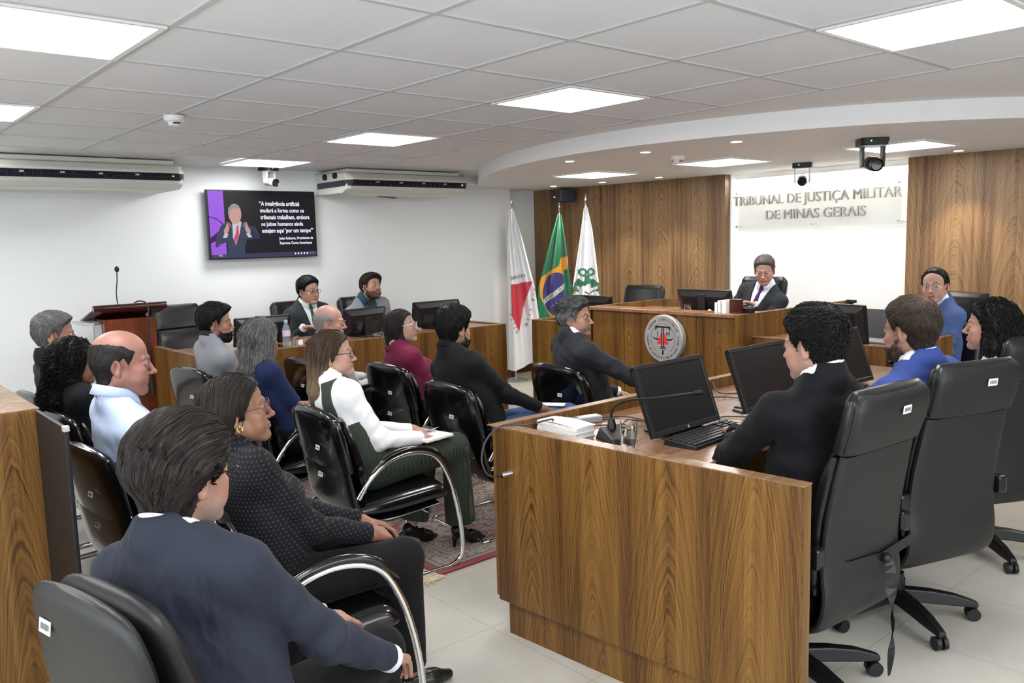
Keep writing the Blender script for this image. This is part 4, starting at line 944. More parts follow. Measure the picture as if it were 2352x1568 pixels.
# ---------------------------------------------------------------- implicit surfaces for figures
def rcone(p, a, b, ra, rb):
    a = np.asarray(a,float); b = np.asarray(b,float); ba = b-a; pa = p-a
    h = np.clip(pa@ba/(ba@ba+1e-12), 0, 1)
    return np.linalg.norm(pa-h[:,None]*ba, axis=1)-(ra+(rb-ra)*h)
def ellp(p, c, r, Rm=None):
    q = p-np.asarray(c,float)
    if Rm is not None: q = q@Rm
    r = np.asarray(r,float); k0 = np.linalg.norm(q/r,axis=1); k1 = np.linalg.norm(q/(r*r),axis=1)+1e-9
    return k0*(k0-1)/k1
def smin(a, b, k):
    h = np.maximum(k-np.abs(a-b),0)/k; return np.minimum(a,b)-h*h*k*.25
def smax(a, b, k): return -smin(-a,-b,k)
def sms(ds, k):
    r = ds[0]
    for d in ds[1:]: r = smin(r,d,k)
    return r
def mesh_sdf(fn, lo, hi, h):
    """sparse surface nets"""
    lo = np.asarray(lo,float); B = 6
    n = np.ceil((np.asarray(hi)-lo)/h/B).astype(int)*B+1
    nb = (n-1)//B
    bc = np.stack(np.meshgrid(*[lo[i]+(np.arange(nb[i])+.5)*B*h for i in range(3)], indexing='ij'),-1).reshape(-1,3)
    db = fn(bc).reshape(nb); keep = np.abs(db) < B*h*1.25+.012
    pad_ = np.zeros(nb+1,bool); F = np.ones(n,np.float32)
    sgn = np.repeat(np.repeat(np.repeat(np.where(db<0,-1.,1.),B,0),B,1),B,2); F[:-1,:-1,:-1] = sgn
    pk = np.zeros(n,bool)
    for dx in (0,1):
        for dy in (0,1):
            for dz in (0,1):
                m = np.zeros(n,bool); mm = np.repeat(np.repeat(np.repeat(keep,B,0),B,1),B,2)
                m[dx:dx+mm.shape[0],dy:dy+mm.shape[1],dz:dz+mm.shape[2]] = mm; pk |= m
    idx = np.argwhere(pk); F[pk] = 0
    vals = np.empty(len(idx)); 
    for s in range(0,len(idx),400000): vals[s:s+400000] = fn(lo+idx[s:s+400000]*h)
    F[pk] = vals
    F[0]=F[-1]=1; F[:,0]=F[:,-1]=1; F[:,:,0]=F[:,:,-1]=1
    I = F < 0
    c = np.zeros(n-1,np.int8)
    for dx in (0,1):
        for dy in (0,1):
            for dz in (0,1): c += I[dx:n[0]-1+dx,dy:n[1]-1+dy,dz:n[2]-1+dz]
    act = (c > 0)&(c < 8); ac = np.argwhere(act); cid = np.full(n-1,-1,np.int64); cid[act] = np.arange(len(ac))
    acc = np.zeros((len(ac),3)); cnt = np.zeros(len(ac))
    cor = [(x,y,z) for x in (0,1) for y in (0,1) for z in (0,1)]
    cv = {q: F[ac[:,0]+q[0],ac[:,1]+q[1],ac[:,2]+q[2]].astype(float) for q in cor}
    for q in cor:
        for ax in range(3):
            if q[ax] == 0:
                r = list(q); r[ax] = 1; r = tuple(r); a, b = cv[q], cv[r]; m = (a<0)!=(b<0)
                t = np.where(m, a/np.where(m,a-b,1), 0); pt_ = np.array(q,float)[None]+0*acc; pt_[:,ax] += t
                acc[m] += pt_[m]; cnt[m] += 1
    V_ = lo+(ac+acc/np.maximum(cnt,1)[:,None])*h
    Q = []
    for ax in range(3):
        u, v = [(1,2),(2,0),(0,1)][ax]
        sl0 = [slice(None)]*3; sl1 = [slice(None)]*3; sl0[ax] = slice(0,-1); sl1[ax] = slice(1,None)
        a = I[tuple(sl0)]; b = I[tuple(sl1)]; e = np.argwhere(a != b); e = e[(e[:,u]>0)&(e[:,v]>0)&(e[:,u]<n[u]-1)&(e[:,v]<n[v]-1)]
        if not len(e): continue
        def cc(du,dv): g = e.copy(); g[:,u] -= du; g[:,v] -= dv; return cid[g[:,0],g[:,1],g[:,2]]
        q = np.stack([cc(1,1),cc(0,1),cc(0,0),cc(1,0)],1); fl = b[e[:,0],e[:,1],e[:,2]]
        q[fl] = q[fl][:,::-1]; Q.append(q)
    Q = np.concatenate(Q) if Q else np.zeros((0,4),int)
    return V_, Q[(Q>=0).all(1)]
def grad(fn, p, e=.0015):
    g = np.stack([fn(p+np.eye(3)[i]*e)-fn(p-np.eye(3)[i]*e) for i in range(3)],1)
    return g/(np.linalg.norm(g,axis=1)[:,None]+1e-9)
def np_mesh(name, parts, mats, parent, cols=None, label=None, mi=None):
    vs = []; qs = []; n = 0
    for v, q in parts: vs.append(v); qs.append(q+n); n += len(v)
    v = np.concatenate(vs); q = np.concatenate(qs)
    me = bpy.data.meshes.new(name); me.vertices.add(len(v)); me.vertices.foreach_set('co', v.astype(np.float32).ravel())
    k = q.shape[1]; me.loops.add(len(q)*k); me.loops.foreach_set('vertex_index', q.astype(np.int32).ravel())
    me.polygons.add(len(q)); me.polygons.foreach_set('loop_start', np.arange(0,len(q)*k,k,dtype=np.int32)); 
    me.update(calc_edges=True)
    mats = mats if isinstance(mats,(list,tuple)) else [mats]
    for m in mats: me.materials.append(m)
    if mi is not None: me.polygons.foreach_set('material_index', mi.astype(np.int32))
    if cols is not None:
        ca = me.color_attributes.new('Col','FLOAT_COLOR','POINT'); c4 = np.ones((len(v),4),np.float32); c4[:,:3] = cols; ca.data.foreach_set('color', c4.ravel())
    me.shade_smooth(); o = bpy.data.objects.new(name, me); C.objects.link(o); o.parent = parent
    if label: o['label'] = label
    return o
def vnoise(p, sc, seed=0):
    r = np.random.RandomState(seed); out = np.zeros(len(p))
    for i in range(5):
        k = r.normal(size=3)*sc*(1+i*.45); k2 = r.normal(size=3)*sc*.7; out += np.sin(p@k+r.uniform(0,6)+1.3*np.sin(p@k2+r.uniform(0,6)))/(1+i*.4)
    return out/2.6
def RZ(a): c,s=math.cos(a),math.sin(a); return np.array([[c,-s,0],[s,c,0],[0,0,1.]])
def RX(a): c,s=math.cos(a),math.sin(a); return np.array([[1,0,0],[0,c,-s],[0,s,c]])
def RY(a): c,s=math.cos(a),math.sin(a); return np.array([[c,0,s],[0,1,0],[-s,0,c]])

# ---------------------------------------------------------------- the head (local: x right, y forward, z up, eyes at z=0)
def cranium(p, g=0):
    return smin(ellp(p,(0,-.012,.034),(.0745+g,.0955+g,.083+g)), ellp(p,(0,-.035,-.005),(.064+g,.068+g,.06+g)), .03)
def head_sdf(p, F):
    x = np.abs(p[:,0]); P = np.stack([x,p[:,1],p[:,2]],1)
    fw, jw, nl, ful = F.get('fw',1), F.get('jw',1), F.get('nose',1), F.get('full',0)
    d = cranium(P)
    d = smin(d, ellp(P,(0,.026,-.032),(.060*fw,.060,.080)), .025)
    d = smin(d, rcone(P,(.049*jw,-.004,-.056),(.020*jw,.062,-.098),.021+ful,.019+ful*.6), .022)
    d = smin(d, ellp(P,(0,.074,-.101),(.021,.017,.017)), .018)
    d = smin(d, ellp(P,(.041*fw,.056,-.030),(.021,.022,.020)), .02)                 # cheekbone
    d = smin(d, ellp(P,(.036*fw,.056,-.060),(.022+ful,.022+ful,.024)), .02)
    d = smin(d, rcone(P,(.010,.0845,.016),(.040,.072,.017),.0085,.006), .012)        # brow
    d = smax(d, -ellp(P,(.0315,.099,.000),(.0175,.0155,.0125)), .012)                # socket
    e = P-np.array([.0315,.0735,.0])
    lid = np.linalg.norm(e,axis=1)-.0142
    op = F.get('eye',.78)*.0046; arc = op*np.clip(1-(e[:,0]/.0135)**2,0,1)
    slit = np.maximum(np.abs(e[:,2]+.0005)-arc, -e[:,1]+.004)
    lid = smax(lid, -slit, .0015)
    d = smin(d, lid, .004)
    inner = np.linalg.norm(e,axis=1)-.0126                                            # keep the eyeball space free
    d = np.where(slit < .001, np.maximum(d, -inner), d)
    d = smin(d, rcone(P,(0,.083,.008),(0,.0965+.006*nl,-.030),.0072,.0092), .010)    # nose
    d = smin(d, ellp(P,(0,.0995+.007*nl,-.036),(.0108,.011,.0098)), .006)
    d = smin(d, ellp(P,(.0128,.0925,-.0400),(.0072,.0105,.0068)), .006)
    d = smax(d, -ellp(P,(.0068,.097,-.0482),(.0038,.007,.0042)), .003)
    d = smin(d, ellp(P,(0,.071,-.066),(.030,.020,.022)), .012)                       # muzzle
    mz = -.0685-.0016*np.cos(x*120)
    sm = F.get('smile',0); mz = mz+sm*(x/.025)**2*.004
    M3 = np.stack([x,p[:,1],p[:,2]-mz],1)
    yl = .0895-(x/.03)**2*.012
    up = np.sqrt(((M3[:,1]-yl)/.0065)**2+((M3[:,2]-.0042)/.0052)**2+(x/.026)**6)-1
    lo_ = np.sqrt(((M3[:,1]-yl+.0005)/.0075)**2+((M3[:,2]+.0050)/.0062)**2+(x/.024)**6)-1
    d = smin(d, up*.0052, .005); d = smin(d, lo_*.006, .005)
    cr = np.maximum(np.abs(M3[:,2])-.0010-F.get('open',0)*.003*np.clip(1-(x/.02)**2,0,1), np.maximum(x-.0235, yl-.001-M3[:,1])); d = smax(d, -cr, .002)
    d = smax(d, -ellp(P,(0,.101,-.0835),(.020,.0095,.0048)), .008)                   # dip under the lower lip
    # ear
    q = (P-np.array([.0765,-.020,-.012]))@RZ(R(24)).T; q = q@RX(R(-8)).T
    ear = ellp(q,(0,0,0),(.0075,.0185,.0315)); ear = smin(ear, ellp(q,(-.004,.004,-.028),(.008,.010,.010)), .006)
    rim = np.abs(np.sqrt((q[:,1]/.0155)**2+(q[:,2]/.0285)**2)-1)*.016
    ear = smax(ear, -ellp(q,(.0075,.002,-.001),(.0062,.0115,.020)), .003)
    ear = smin(ear, rcone(q,(.004,-.004,-.016),(.004,-.004,.012),.0028,.0028), .004)
    d = smin(d, ear, .006)
    return d
def mixc(a, b, w): return a*(1-w[:,None])+np.asarray(b)*w[:,None]
def sst(x, a, b): t = np.clip((x-a)/(b-a),0,1); return t*t*(3-2*t)
def beard_mask(p, kind):
    x = np.abs(p[:,0]); y = p[:,1]; z = p[:,2]
    lip = sst(np.sqrt((x/.021)**2+((z+.0690)/.0105)**2),.85,1.15)
    if kind == 'full':
        top = np.interp(y,[-.02,.02,.05,.08,.1],[.0,-.035,-.060,-.056,-.052]); m = sst(top-z,-.003,.006)*sst(y,-.012,.004)*sst(z,-.150,-.13)*sst(.071-x,0,.003)
    elif kind == 'goatee':
        m = sst(.030-x,0,.006)*sst(y,.045,.06)*sst(-.050-z,-.002,.004)*np.maximum(sst(x,.014,.022),np.maximum(sst(-.083-z,-.002,.003),sst(z+.062,-.002,.002)))
        m = m*sst(z,-.135,-.12)
    elif kind == 'moustache': m = sst(.026-x,0,.006)*sst(y,.07,.08)*sst(-.050-z,-.002,.004)*sst(z+.066,-.003,.002)
    else: return np.zeros(len(p))
    return m*lip
def head_cols(p, K):
    sk = np.array(K['skin']); c = np.tile(sk,(len(p),1)); x = np.abs(p[:,0]); y = p[:,1]; z = p[:,2]
    n = vnoise(p, 90, 3)
    red = sk*np.array([1.08,.80,.76])
    w = np.exp(-((x-.045)**2+(z+.035)**2+(y-.06)**2)/.0010)*.5+np.exp(-((x)**2+(z+.036)**2+(y-.115)**2)/.0004)*.5
    ear = sst(x,.070,.078)*sst(.03-np.abs(z+.012),0,.01)*sst(.03-np.abs(y+.020),0,.01); w = np.clip(w+ear*.45+.06*n,0,1); c = mixc(c, red, w*K.get('ruddy',1))
    # lips
    yl = .0895-(x/.03)**2*.012; mz = -.0685-.0016*np.cos(x*120); r = np.sqrt((x/.0245)**4+((z-mz+.0005)/.0095)**2)
    lw = sst(1.05-r,0,.22)*sst(y,.066,.074); c = mixc(c, np.array(K.get('lips',tuple(sk*np.array([.80,.50,.48])))), lw*.85)
    c = mixc(c, sk*np.array([.35,.2,.18]), sst(.0014-np.abs(z-mz),0,.0008)*sst(.0235-x,0,.002)*sst(y,.07,.075)*.8)
    # brows
    hz = K['hair_col']; bz = .0205+.004*np.sin(np.clip((x-.012)/.034,0,1)*PI)-.004*sst(x,.035,.05)
    bw = sst(K.get('browt',.0042)-np.abs(z-bz),-.0005,.0018)*sst(x,.010,.014)*sst(.049-x,0,.006)*sst(y,.055,.062)
    c = mixc(c, np.array(K.get('brow',hz)), bw*(.78+.15*n))
    # eyelid edge and lashes
    e = np.stack([x-.0315,y-.0735,z],1); op = K['F'].get('eye',.78)*.0046; arc = op*np.clip(1-(e[:,0]/.0135)**2,0,1)
    ew = sst(.0018-np.abs(np.abs(e[:,2]+.0005)-arc),0,.0012)*sst(.0145-np.abs(e[:,0]),0,.002)*sst(y,.078,.082); c = mixc(c, sk*.22, ew*K.get('lash',.42))
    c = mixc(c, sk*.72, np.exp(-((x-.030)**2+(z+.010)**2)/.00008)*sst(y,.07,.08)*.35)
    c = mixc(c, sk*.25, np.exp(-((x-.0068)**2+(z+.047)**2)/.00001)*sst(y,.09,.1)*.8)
    bm_ = beard_mask(p, K.get('beard')); c = mixc(c, np.array(K.get('beard_col',hz)), np.clip(bm_*K.get('beard_w',.9)*(1+.25*n),0,1))
    if 'stubble' in K:
        s = beard_mask(p,'full'); c = mixc(c, np.array(K.get('beard_col',hz))*.8+sk*.2, s*K['stubble']*(1+.2*n))
    # shaved scalp
    sh = K.get('shadow')
    if sh:
        b = hair_bound(p, K); c = mixc(c, np.array(hz), sst(-b,-.002,.006)*sh*(1+.1*n))
    return np.clip(c,0,1)
HB = {  # hair boundary height as a function of y: (ys, zs); hair stands above it
 'man': ([-.11,-.085,-.05,-.03,-.012,.004,.012,.022,.04,.055,.075,.1],[-.092,-.092,-.082,-.058,-.0,.022,.012,-.014,.036,.052,.070,.078]),
 'nape': ([-.14,-.085,-.05,-.03,-.012,.004,.012,.022,.04,.055,.075,.1],[-.135,-.135,-.125,-.075,-.0,.022,.012,-.015,.034,.050,.068,.075]),
 'recede': ([-.11,-.085,-.05,-.03,-.012,.004,.012,.020,.03,.045,.06,.1],[-.080,-.080,-.075,-.055,-.0,.024,.012,-.008,.04,.066,.090,.09]),
 'woman': ([-.12,-.05,-.02,.0,.012,.025,.04,.055,.075,.1],[-.12,-.10,-.035,.010,-.01,.005,.034,.056,.074,.08]),
}
def hair_bound(p, K):
    x = np.abs(p[:,0]); y = p[:,1]; z = p[:,2]; ys, zs = HB[K.get('line','man')]
    b = np.interp(y,ys,zs)-z+.0025*vnoise(p,160,5)
    if K.get('bald'):      # crown bare: hair only a horseshoe band round the sides and back
        top = np.interp(y,[-.11,-.06,0,.05],[.045,.05,.045,.02])+K.get('balddz',0)
        b = smax(b, z-top+.003*vnoise(p,120,6), .01)
    return b
def hair_cap(p, K):
    th = K.get('thick',.012); x = p[:,0]
    top = sst(p[:,2],.02,.09)*K.get('topadd',0)+sst(p[:,1],.03,.09)*sst(p[:,2],.03,.06)*K.get('quiff',0)
    side = sst(x,0,.03)*K.get('part',0)*sst(p[:,2],.03,.08)
    if not K.get('long'): th = th*(.35+.65*sst(p[:,2],-.05,.03))
    nw = K.get('neckw',1); base = smin(cranium(p), rcone(p,(0,-.022,-.055),(0,-.030,-.15),.053*nw,.056*nw), .022); hb = hair_bound(p,K)
    th = th+.0015
    if not K.get('long'): th = th*(.18+.82*sst(-hb,0,K.get('taper',.024)))
    d = base-th-(top+side)*sst(-hb,0,.02)
    d += -K.get('bumps',.0025)*vnoise(p*np.array([1,.5,.7]),K.get('bfreq',110),K.get('seed',1))
    return smax(d, hb*.9, .004)

def strands(fn, roots, flow, L_, steps, rad, lift, K, col, seed=0, curl=0, cfreq=0, sink=.001, end=.25):
    rnd = np.random.RandomState(seed); p = roots.copy(); n = len(p); path = [p]; st = L_[:,None]/steps
    nrm = grad(fn,p); dirs = None
    for i in range(steps):
        f = flow(p); f = f-nrm*np.sum(f*nrm,1)[:,None]; f /= np.linalg.norm(f,axis=1)[:,None]+1e-9
        if dirs is None: dirs = f+rnd.normal(size=(n,3))*.18
        dirs = dirs*.45+f*.55; dirs /= np.linalg.norm(dirs,axis=1)[:,None]
        q = p+dirs*st; d = fn(q); nrm = grad(fn,q); t = (i+1)/steps
        tgt = lift*(.3+.7*math.sin(t*PI*.9)); q = q-nrm*np.clip(d-tgt,-.02,.012)[:,None]
        p = q; path.append(p)
    P = np.stack(path,1)
    if curl:
        T_ = np.gradient(P,axis=1); T_ /= np.linalg.norm(T_,axis=2)[:,:,None]+1e-9
        a = np.cross(T_, np.array([.3,.5,.8])); a /= np.linalg.norm(a,axis=2)[:,:,None]+1e-9; b = np.cross(T_,a)
        ph = rnd.uniform(0,6.28,(n,1))+np.arange(steps+1)[None]*(L_[:,None]/steps)*cfreq*rnd.uniform(.8,1.2,(n,1))
        am = curl*np.minimum(np.arange(steps+1)/2,1)[None]*rnd.uniform(.6,1.2,(n,1))
        P = P+(a*np.cos(ph)[:,:,None]+b*np.sin(ph)[:,:,None])*am[:,:,None]
    m = steps+1; T_ = np.gradient(P,axis=1); T_ /= np.linalg.norm(T_,axis=2)[:,:,None]+1e-9
    a = np.cross(T_, np.array([.31,.52,.79])); a /= np.linalg.norm(a,axis=2)[:,:,None]+1e-9; b = np.cross(T_,a)
    tp = np.interp(np.arange(m)/(m-1),[0,.15,.7,1],[.6,1,.9,end]); rr = rad*rnd.uniform(.7,1.3,(n,1))*tp[None]
    V_ = np.stack([P+(a*math.cos(k*2.0944)+b*math.sin(k*2.0944))*rr[:,:,None] for k in range(3)],2)   # n,m,3,3
    idx = np.arange(n*m*3).reshape(n,m,3); Q = []
    for k in range(3): k2 = (k+1)%3; Q.append(np.stack([idx[:,:-1,k],idx[:,:-1,k2],idx[:,1:,k2],idx[:,1:,k]],-1).reshape(-1,4))
    cc = col(P.reshape(-1,3), np.repeat(np.arange(n),m), np.tile(np.arange(m)/(m-1),n), rnd, n)
    return V_.reshape(-1,3), np.concatenate(Q), np.repeat(cc,3,axis=0)
M['skin'] = vcol_mat('skin', .48, .1)
_b = M['skin'].node_tree.nodes['Principled BSDF']; _b.inputs['Subsurface Weight'].default_value = .06; _b.inputs['Subsurface Radius'].default_value = (.01,.004,.002); _b.inputs['Subsurface Scale'].default_value = .5
M['hair'] = vcol_mat('hair', .52, .0); M['hair'].node_tree.nodes['Principled BSDF'].inputs['Specular IOR Level'].default_value = .22
def eye_mat(iris):
    m, nt, b = _new('eye'); tc = N(nt,'ShaderNodeTexCoord'); sep = N(nt,'ShaderNodeSeparateXYZ'); L(nt,tc.outputs['Object'],sep.inputs[0])
    r = math_n(nt,'SQRT',math_n(nt,'ADD',math_n(nt,'MULTIPLY',sep.outputs[0],sep.outputs[0]),math_n(nt,'MULTIPLY',sep.outputs[2],sep.outputs[2])))
    L(nt, ramp(nt, math_n(nt,'MULTIPLY',r,80), [(.0,(.003,.003,.003)),(.20,iris),(.46,(.45,.42,.40)),(.5,(.60,.57,.55))],'CONSTANT'), b.inputs['Base Color']); b.inputs['Roughness'].default_value = .12
    return m
M['iris'] = eye_mat((.035,.016,.008))
M['lens'] = mat('spectacle lens', (.98,.99,1), .0, trans=1, ior=1.02, alpha=.25)
# ---------------------------------------------------------------- whole figures (local: x right, y forward, z up)
def fabric(name, col, rough=.75, sc=500, st=.25, sheen=.03, stripes=None, dots=None, wr=.5):
    m, nt, b = _new(name); b.inputs['Base Color'].default_value = (*col,1); b.inputs['Roughness'].default_value = rough
    b.inputs['Sheen Weight'].default_value = sheen; b.inputs['Specular IOR Level'].default_value = .2
    if stripes:
        c2, fr = stripes; tc = N(nt,'ShaderNodeTexCoord'); sep = N(nt,'ShaderNodeSeparateXYZ'); L(nt,tc.outputs['Object'],sep.inputs[0])
        s = math_n(nt,'SINE',math_n(nt,'MULTIPLY',math_n(nt,'ADD',sep.outputs[0],math_n(nt,'MULTIPLY',sep.outputs[1],.35)),fr))
        L(nt, ramp(nt, s, [(.80,col),(.92,c2)]), b.inputs['Base Color'])
    if dots:
        c2, sc_, cond = dots; tc = N(nt,'ShaderNodeTexCoord'); mp = N(nt,'ShaderNodeMapping'); L(nt,tc.outputs['Object'],mp.inputs[0]); mp.inputs['Rotation'].default_value = (0,0,.6)
        sep = N(nt,'ShaderNodeSeparateXYZ'); L(nt,mp.outputs[0],sep.inputs[0])
        u = math_n(nt,'SUBTRACT',math_n(nt,'FRACT',math_n(nt,'MULTIPLY',sep.outputs[1],sc_)),.5); zz = math_n(nt,'MULTIPLY',sep.outputs[2],sc_)
        u = math_n(nt,'SUBTRACT',math_n(nt,'FRACT',math_n(nt,'ADD',math_n(nt,'MULTIPLY',sep.outputs[1],sc_),math_n(nt,'MULTIPLY',math_n(nt,'FLOOR',zz),.5))),.5)
        v = math_n(nt,'SUBTRACT',math_n(nt,'FRACT',zz),.5); r = math_n(nt,'SQRT',math_n(nt,'ADD',math_n(nt,'MULTIPLY',u,u),math_n(nt,'MULTIPLY',v,v)))
        L(nt, ramp(nt, r, [(.16,c2),(.24,col)]), b.inputs['Base Color'])
    f = noise(nt, mapping(nt), sc, 2); w1 = noise(nt, mapping(nt,(1,1,.5)), 9, 2, .5, 1.5)
    bn = N(nt,'ShaderNodeBump'); bn.inputs['Strength'].default_value = st; bn.inputs['Distance'].default_value = .0008; L(nt,f,bn.inputs['Height'])
    b2 = N(nt,'ShaderNodeBump'); b2.inputs['Strength'].default_value = wr; b2.inputs['Distance'].default_value = .012; L(nt,w1,b2.inputs['Height']); L(nt,bn.outputs[0],b2.inputs['Normal']); L(nt,b2.outputs[0],b.inputs['Normal'])
    return m
M['shirt_white'] = fabric('white shirt cotton', (.80,.82,.86), .7)
M['shirt_check'] = fabric('fine grey checked shirt', (.62,.62,.66), .7)
M['blackcloth'] = fabric('black trouser cloth', (.0028,.0028,.0036), .85)
M['darkgreycloth'] = fabric('charcoal trouser cloth', (.012,.0125,.015), .85)
M['shoe'] = mat('black shoe leather', (.008,.008,.008), .25)
def ik(S_, W, l1, l2, hint):
    S_, W, hint = map(np.array, (S_, W, hint)); d = W-S_; D = np.linalg.norm(d)
    if D > (l1+l2)*.985: W = S_+d/D*(l1+l2)*.985; d = W-S_; D = np.linalg.norm(d)
    a = (l1*l1-l2*l2+D*D)/(2*D); h = math.sqrt(max(l1*l1-a*a,0)); dn = d/D; hh = hint-dn*(hint@dn); hh = hh/np.linalg.norm(hh)
    return S_+dn*a+hh*h, W
def hand_prims(W, dr, pn, side, curl=.5, spread=.12, s=1.0):
    """palm + four jointed fingers + thumb; dr: pointing direction, pn: palm normal"""
    dr = np.array(dr,float); dr /= np.linalg.norm(dr); pn = np.array(pn,float); pn -= dr*(pn@dr); pn /= np.linalg.norm(pn); lat = np.cross(dr,pn)*side   # lat points to the thumb side
    pr_ = []; k = s
    for t in (-.026,-.009,.009,.026): pr_.append((W+dr*.012*k+lat*t*.65*k, W+dr*.082*k+lat*t*k, .016*k, .0125*k))
    fl = [(.026,.040,.024,.020,.0088),(.009,.044,.028,.021,.0092),(-.009,.041,.026,.020,.0088),(-.026,.032,.020,.018,.0078)]
    for i, (t, a, b, c, r) in enumerate(fl):
        p0 = W+dr*.084*k+lat*t*k; dd = dr+lat*t*spread*20*.25; dd /= np.linalg.norm(dd); ang = 0
        for seg, ln in enumerate((a,b,c)):
            ang += curl*(.55,.75,.5)[seg]*(1+.08*i); v = dd*math.cos(ang)+pn*math.sin(ang); p1 = p0+v*ln*k; pr_.append((p0,p1,r*k*(1-.08*seg),r*k*(.92-.08*seg))); p0 = p1
    b0 = W+dr*.022*k+lat*.020*k; v1 = dr*.62+lat*.68+pn*.38; v1 /= np.linalg.norm(v1); p1 = b0+v1*.042*k; pr_.append((b0,p1,.0135*k,.0105*k))
    v2 = dr*.85+lat*.28+pn*.45; v2 /= np.linalg.norm(v2); p2 = p1+v2*.030*k; pr_.append((p1,p2,.0102*k,.0092*k)); p3 = p2+(v2+dr*.2)*.022*k; pr_.append((p2,p3,.0092*k,.0075*k))
    return pr_
def frame_mesh(pts_list, r, name, m, parent, seg=6, closed=False, xf=None):
    mb = MB()
    for pts in pts_list: mb.tube(pts, r, seg, closed=closed)
    if xf is not None: mb.xf(xf)
    return mb.build(name, m, parent, smooth=True)

def person(K):
    """K: top (world x,y,z of the crown), yaw, head yaw/pitch/roll, build, clothes, hair ..."""
    F = K.setdefault('F', {}); zs = K.get('seat', .455); lean = R(K.get('lean',4)); b_ = K.get('w',1.0); tw = R(K.get('twist',0)); slean = R(K.get('slean',0))
    hs = K.get('hs',1.0)*1.03; yaw = R(K['yaw']-90)
    hz = .117*hs; sh = K['top'][2]-zs; k = sh/.90
    if 'pel' in K:        # lean so that the hips rest in the chair
        dv = RZ(-yaw)@np.array([K['top'][0]-K['pel'][0],K['top'][1]-K['pel'][1],0])-np.array([K.get('hx',0),K.get('hf',.04),0]); zz = sh-.09-hz
        lean = math.atan2(dv[1],zz); slean = math.atan2(dv[0],zz)
    H = np.array([0,0,zs+.09]); Rt = RY(slean)@RX(-lean)@RZ(tw); u = Rt@np.array([0,0,1.]); v = Rt@np.array([0,1.,0]); r = Rt@np.array([1.,0,0])
    def PT(a,b,c): return H+r*a+v*b+u*c
    Hl = (sh-.09-hz)            # pelvis to head centre height
    ns = Hl*K.get('nk',.86)                 # neck base
    hth = (K.get('thick',.012)+K.get('topadd',0))*hs*(1 if K.get('hair') and not K.get('bald') else 0)
    hc = PT(0,0,ns)+np.array([K.get('hx',0),K.get('hf',.04),0]); hc[2] = K['top'][2]-hz-hth
    Rh = RZ(R(K['hyaw']-K['yaw']))@RX(R(K.get('hp',0)))@RY(R(K.get('hr',0)))
    off = RZ(yaw)@np.array([hc[0],hc[1],0]); loc = (K['top'][0]-off[0], K['top'][1]-off[1], 0)
    root = thing('person', K['label'], 'person', loc, yaw)
    sb = ns*.795                 # shoulder height along spine
    SW = .158*b_; 
    Sj = {s: PT(s*SW, K.get('shf',{}).get(s,0), sb-.01+K.get('shr',{}).get(s,0)) for s in (-1,1)}
    la, lf = .285*K.get('al',1), .255*K.get('al',1)
    arms = {}
    inv = RZ(-yaw)
    for s in (-1,1):
        tgt = K.get('hands',{}).get(s)
        W = np.array(tgt if tgt is not None else (s*.10, .30, zs+.22)); E_, W = ik(Sj[s], W, la, lf, np.array(K.get('elb',{}).get(s,(s*.22,-.6,-.7))))
        arms[s] = (E_, W)
    kn = {}; an = {}
    for s in (-1,1):
        kx, ky, kz = K.get('knees',{}).get(s,(s*.13,.43,zs+.07)); kn[s] = np.array([kx,ky,kz]); an[s] = np.array(K.get('feet',{}).get(s,(s*.12,ky+.02,.09)))
    belly = K.get('belly',0); fl = K.get('flat',.70); bust = K.get('bust',0)
    def tl(p): q = p-H; return np.stack([q@r,q@v,q@u],1)
    c1 = sb
    def torso(p, g, low=True, skirt=0):
        q = tl(p); e = lambda a,b,ra,rb,f,k_=.06: rcone(q*np.array([1,1/f,1]), (a[0],a[1]/f,a[2]), (b[0],b[1]/f,b[2]), ra+g, rb+g)*(.85)
        d = e((0,0,.02),(0,.0,.16),.155*b_+skirt,.140*b_+belly*.5,.82)
        d = smin(d, e((0,.01,.13),(0,.01,c1*.55),.138*b_+belly,.142*b_+belly*.4,.80),.08)
        d = smin(d, e((-.02*b_,0,c1*.55),(-.035*b_,-.008,c1*.84),.128*b_,.118*b_,fl),.07); d = smin(d, e((.02*b_,0,c1*.55),(.035*b_,-.008,c1*.84),.128*b_,.118*b_,fl),.07)
        d = smin(d, rcone(q,(-SW*.86,-.004,c1-.022),(SW*.86,-.004,c1-.022),.050+g,.050+g),.06)
        for s in (-1,1):
            d = smin(d, rcone(q,(s*SW*.80,-.008,c1-.002),(s*.022,-.012,ns-.012),.036+g*.8,.050+g*.5),.045)
            if bust: d = smin(d, ellp(q,(s*.075,.085,c1*.66),(.070+g,.055+g+bust,.065+g)),.05)
        return d
    def arm(p, s, g, gw=None, upto=1.0, k_=.03, puff=0):
        E_, W = arms[s]; gw = g if gw is None else gw; W2 = E_+(W-E_)*upto
        d = smin(rcone(p,Sj[s],E_,.047*min(b_,1.15)+g+puff*.6,.037+g*.8+puff*.2), rcone(p,E_,W2,.038+g*.8,.027+gw), k_)
        return smin(d, ellp(p,Sj[s],np.array([.052,.052,.054])*min(b_,1.15)+g+puff),.03)
    def legs(p, g, ga, upto=1.0):
        d = None
        for s in (-1,1):
            hj = H+np.array([s*.095*b_,.0,-.01]); dd = smin(rcone(p,hj,kn[s],.088*b_+g,.060+g), rcone(p,kn[s],kn[s]+(an[s]-kn[s])*upto,.057+g,.040+ga),.03)
            d = dd if d is None else smin(d,dd,.02)
        return d
    nb = PT(0,-.012,ns-.03); nt_ = hc+Rh@np.array([0,-.022,-.055])*hs
    def neck(p, g=0): return rcone(p, nb, nt_, .058*K.get('neckw',1)+g, .053*K.get('neckw',1)+g)
    hh = K.get('res',.0026)
